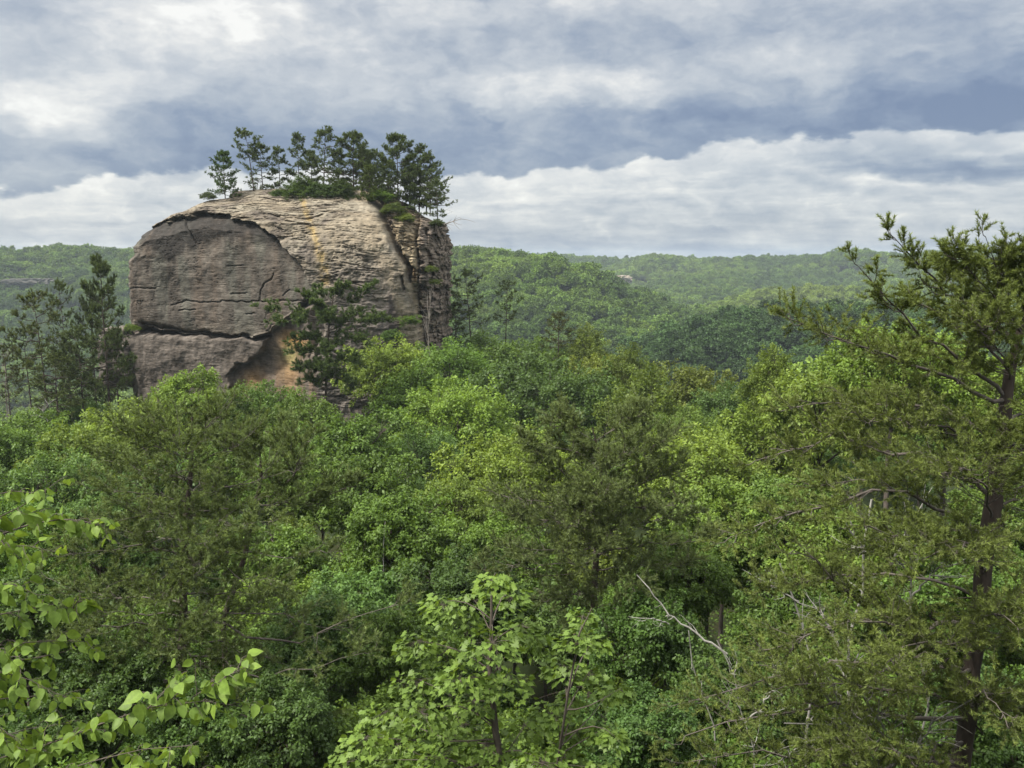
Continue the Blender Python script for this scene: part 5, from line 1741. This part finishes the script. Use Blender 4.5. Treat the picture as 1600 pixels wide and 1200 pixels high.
# ------------------------------------------------------------------ the rest of the near forest, tree by tree
def fill_forest():
    r = np.random.default_rng(99)
    occ = [(x, y, R * 0.55) for x, y, R in PLACED]
    n, tries = 0, 0
    cols = [C_MID, C_MID, C_LIT, C_DRK, C_DRK, C_BLU, C_OLV]
    names = {C_MID: 'mid green', C_LIT: 'light green', C_DRK: 'dark green', C_BLU: 'blue-green', C_OLV: 'olive'}
    while n < 215 and tries < 9000:
        tries += 1
        y = math.sqrt(r.uniform(13 ** 2, 150 ** 2)) if tries % 3 else r.uniform(13, 45)
        x = r.uniform(-0.68, 0.68) * y
        D = y
        R = r.uniform(2.0, 3.4) * (0.75 if y < 40 else 1.0)
        # keep clear of the rock and of its view
        if 94 < y < 130 and -50 < x < -3:
            continue
        u = 800 + FPX * x / y
        if 150 < u < 720 and y > 78:
            continue
        if any((x - a) ** 2 + (y - b) ** 2 < (0.62 * (R + c)) ** 2 for a, b, c in occ):
            continue
        gz = float(ground(x, y))
        top = min(gz + r.uniform(11.5, 14), np.interp(y, [15, 25, 40, 60, 80, 110, 150], [-10, -10.5, -11.5, -12, -13, -15, -18]) - r.uniform(0, 1.5))
        if u < 230 and y > 78:
            top = min(top, -16.5 - (y - 78) * .2)
        if 930 < u < 1270 and y > 70:
            top = min(top, -(200 + 10 * r.uniform()) / FPX * y)
        if top - gz < 3:
            continue
        pr = BL_NEAR if y < 40 else BL_MID
        k = int(r.integers(0, len(pr)))
        c = cols[int(r.integers(0, len(cols)))]
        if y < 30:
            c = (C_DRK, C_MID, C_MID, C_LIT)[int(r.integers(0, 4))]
        where = 'under the near pines' if y < 32 else ('in the middle of the canopy' if y < 75 else 'at the canopy edge')
        side = 'left of the rock' if u < 200 else ('between the rock and the middle pine' if u < 930 else 'right of the middle pine')
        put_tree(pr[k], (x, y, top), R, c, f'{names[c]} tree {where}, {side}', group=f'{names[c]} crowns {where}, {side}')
        occ.append((x, y, R))
        n += 1


fill_forest()


# ------------------------------------------------------------------ far forest on the hills
def far_forest():
    r = np.random.default_rng(4)
    pts = []
    for (r0, r1, sp) in ((135, 420, 6.5), (420, 1750, 8.0)):
        k = int(r1 / sp) + 1
        gx, gy = np.meshgrid(np.arange(-k, k + 1), np.arange(0, k + 1))
        g = np.stack([gx.ravel() + 0.5 * (gy.ravel() % 2), gy.ravel()], 1) + r.uniform(-.42, .42, (gx.size, 2))
        g = g * sp
        rr = np.hypot(g[:, 0], g[:, 1])
        az = np.arctan2(g[:, 0], g[:, 1])
        pts.append(g[(rr >= r0) & (rr < r1) & (np.abs(az) < 0.65)])
    P = np.concatenate(pts)
    keep = ~((P[:, 1] > 92) & (P[:, 1] < 131) & (P[:, 0] > -52) & (P[:, 0] < -3))
    u = 800 + FPX * P[:, 0] / P[:, 1]
    keep &= ~((P[:, 1] < 150) & (u > 100) & (u < 700))
    keep &= ~((P[:, 1] < 152) & (u > 900) & (u < 1270))
    for x, y, R in PLACED:
        keep &= (P[:, 0] - x) ** 2 + (P[:, 1] - y) ** 2 > (R * .9) ** 2
    P = P[keep]
    z = ground(P[:, 0], P[:, 1])
    sc_ = r.uniform(0.85, 1.6, len(P)) * np.where(np.hypot(P[:, 0], P[:, 1]) < 420, 0.9, 1.08)
    # drop trees well hidden behind nearer ground
    rad = np.hypot(P[:, 0], P[:, 1])
    az = np.arctan2(P[:, 0], P[:, 1])
    vis = np.ones(len(P), bool)
    A = np.linspace(-0.66, 0.66, 133)
    Rr = np.linspace(130, 1750, 240)
    gx, gy = np.sin(A)[:, None] * Rr, np.cos(A)[:, None] * Rr
    H = (ground(gx, gy) - 4) / Rr
    run = np.maximum.accumulate(np.concatenate([np.full((133, 1), -9.0), H[:, :-1]], 1), 1)
    ia = np.clip(((az + .66) / 1.32 * 132).round().astype(int), 0, 132)
    ir = np.clip(((rad - 130) / 1620 * 239).astype(int), 0, 239)
    vis = (z + 26) / rad > run[ia, ir]
    P, z, sc_, rad = P[vis], z[vis], sc_[vis], rad[vis]
    n = len(P)
    # species patches: stands of darker and lighter trees
    Q = np.stack([P[:, 0] / 160, P[:, 1] / 160, 0 * z], 1)
    s1 = fbm(Q, 3)
    s2 = fbm(Q * 2.2 + 40, 3)
    pal = np.array([C_MID, C_LIT, C_DRK, C_BLU])
    mid, lit, drk, blu = [np.array(c) for c in (C_MID, C_LIT, C_DRK, C_BLU)]
    f = np.clip(0.5 + 1.0 * s1 + r.normal(0, .28, n), 0, 1)[:, None]
    col = drk + (mid - drk) * np.clip(f * 2, 0, 1) + (lit - mid) * np.clip(f * 2 - 1, 0, 1)
    # sunlight on the valley bottom and low spur put into paler crown colours
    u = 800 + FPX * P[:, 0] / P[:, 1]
    cove_sun = np.exp(-((z + 95) / 26) ** 2) * (rad > 420) * (u > 800)
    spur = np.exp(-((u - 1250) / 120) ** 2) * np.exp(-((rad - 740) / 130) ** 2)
    g = np.clip(0.75 * cove_sun + 0.9 * spur + .25 * s2, 0, 1)[:, None]
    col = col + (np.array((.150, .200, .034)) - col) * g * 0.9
    hill_shade = ((rad > 240) & (rad < 420) & (u > 950))[:, None]  # shade over the near right hill, put into its crown colours
    col = np.where(hill_shade, col + (np.array((.036, .072, .020)) - col) * .8, col)
    col *= r.uniform(.62, 1.32, (n, 1))
    me = bpy.data.meshes.new('distant_forest')
    me.vertices.add(n)
    # crown centre: the crown sits on a trunk hidden in the canopy
    V = np.stack([P[:, 0], P[:, 1], z + 9.5 - 1.2 * sc_ + r.normal(0, 1.2, n)], 1)
    me.vertices.foreach_set('co', V.astype(np.float32).ravel())
    for nm, typ, val, key in (('variant', 'INT', r.integers(0, len(BL_FAR), n), 'value'), ('spin', 'FLOAT', r.uniform(0, 6.28, n), 'value'),
                              ('size', 'FLOAT', sc_, 'value')):
        a = me.attributes.new(nm, typ, 'POINT')
        a.data.foreach_set(key, val.astype(np.int32 if typ == 'INT' else np.float32))
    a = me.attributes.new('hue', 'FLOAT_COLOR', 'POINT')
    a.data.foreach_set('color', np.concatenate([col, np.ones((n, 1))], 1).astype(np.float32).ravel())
    me.update()
    o = tag(link('distant_forest', me), 'unbroken green forest covering the distant hills and valley', 'forest', kind='stuff')
    # five single trees on the nearest hill lend their crowns to the forest
    src = []
    for k, (px, py, D) in enumerate(((1085, 540, 300), (1135, 508, 315), (1190, 492, 330), (1240, 486, 340), (1300, 478, 345))):
        t = at(px, py, D)
        oo = put_tree(BL_FAR[k], t, 4.2, C_DRK, ['lowest round tree on the crest of the dark right hill', 'second tree up the crest of the dark right hill',
                      'rounded tree where the crest of the dark hill flattens', 'pointed tree on the flat crest of the dark hill',
                      'tree on the dark hill crest nearest the right pine'][k], group='single trees on the dark hill crest')
        src.append([c for c in oo.children if c.name.startswith('crown')][0])
    ng = bpy.data.node_groups.new('forest', 'GeometryNodeTree')
    ng.interface.new_socket('Geometry', in_out='INPUT', socket_type='NodeSocketGeometry')
    ng.interface.new_socket('Geometry', in_out='OUTPUT', socket_type='NodeSocketGeometry')
    nd = ng.nodes.new
    gi, go = nd('NodeGroupInput'), nd('NodeGroupOutput')
    iop = nd('GeometryNodeInstanceOnPoints')
    jn = nd('GeometryNodeJoinGeometry')
    for c in reversed(src):
        oi = nd('GeometryNodeObjectInfo')
        oi.transform_space = 'ORIGINAL'
        oi.inputs['Object'].default_value = c
        oi.inputs['As Instance'].default_value = True
        ng.links.new(oi.outputs['Geometry'], jn.inputs[0])

    def na(name, typ):
        q = nd('GeometryNodeInputNamedAttribute')
        q.data_type = typ
        q.inputs['Name'].default_value = name
        return q.outputs[0]
    ng.links.new(gi.outputs[0], iop.inputs['Points'])
    ng.links.new(jn.outputs[0], iop.inputs['Instance'])
    iop.inputs['Pick Instance'].default_value = True
    ng.links.new(na('variant', 'INT'), iop.inputs['Instance Index'])
    cx = nd('ShaderNodeCombineXYZ')
    ng.links.new(na('spin', 'FLOAT'), cx.inputs[2])
    ng.links.new(cx.outputs[0], iop.inputs['Rotation'])
    ng.links.new(na('size', 'FLOAT'), iop.inputs['Scale'])
    ng.links.new(iop.outputs[0], go.inputs[0])
    md = o.modifiers.new('forest', 'NODES')
    md.node_group = ng
    print('far forest trees:', n, ' placed:', len(PLACED))


far_forest()


def undergrowth():
    r = np.random.default_rng(8)
    n = 700
    y = r.uniform(7, 62, n)
    x = r.uniform(-.75, .75, n) * y
    z = ground(x, y)
    m = 80
    hgt = r.uniform(.5, 1.8, n)
    P = np.repeat(np.stack([x, y, z], 1), m, 0)
    hh = np.repeat(hgt, m)
    d = unit(r.normal(size=(n * m, 3)))
    P = P + d * np.stack([hh * .9, hh * .9, hh * .6], 1) * r.uniform(.5, 1, (n * m, 1)) + np.stack([0 * hh, 0 * hh, hh * .5], 1)
    nrm = unit(.3 * d + np.array((0, 0, .8)) + .5 * r.normal(size=d.shape))
    X = unit(d + .5 * r.normal(size=d.shape))
    V, F, t = scatter(*LEAF4, P, X, np.cross(nrm, X), r.uniform(.12, .3, n * m), np.clip(r.normal(.45, .2, n * m), 0, 1))
    o = tag(link('undergrowth', mesh_np('undergrowth', V, F, M_LEAF, t)), 'leafy undergrowth on the forest floor below the near trees', 'undergrowth', kind='stuff')
    o.color = (.075, .125, .022, 1)


undergrowth()


# small cliffs on the far hills
def cliff(label, px, py, wpx, hpx, D, seed, col):
    c = at(px, py, D)
    blob_rock('cliff', label, (c[0], D, c[2]), (wpx / 2 / FPX * D, 14, hpx / 2 / FPX * D), seed, col, cat='cliff', block=.3)


cliff('small pale cliff showing through the forest on the far ridge', 973, 437, 24, 12, 1040, 21, (.20, .17, .135))
cliff('dark overgrown cliff band on the left hill', 60, 440, 90, 9, 765, 22, (.085, .08, .072))


# ------------------------------------------------------------------ haze
def haze():
    m, N = mat_new('haze')
    vol = N.n('ShaderNodeVolumePrincipled')
    vol.inputs['Color'].default_value = (0.78, 0.90, 1.0, 1)
    vol.inputs['Density'].default_value = 0.00013
    vol.inputs['Anisotropy'].default_value = 0.0
    out = N.n('ShaderNodeOutputMaterial')
    m.node_tree.links.new(vol.outputs[0], out.inputs['Volume'])
    x, z0, z1 = 2700, -125, 24
    V = [(sx * x, sy * x, z) for z in (z0, z1) for sx, sy in ((-1, -1), (1, -1), (1, 1), (-1, 1))]
    F = [[3, 2, 1, 0], [4, 5, 6, 7], [0, 1, 5, 4], [1, 2, 6, 5], [2, 3, 7, 6], [3, 0, 4, 7]]
    tag(link('haze', mesh_np('haze', np.array(V, float), [np.array(F)], m)), 'thin bluish haze in the air over the valley', 'haze', kind='stuff')


haze()
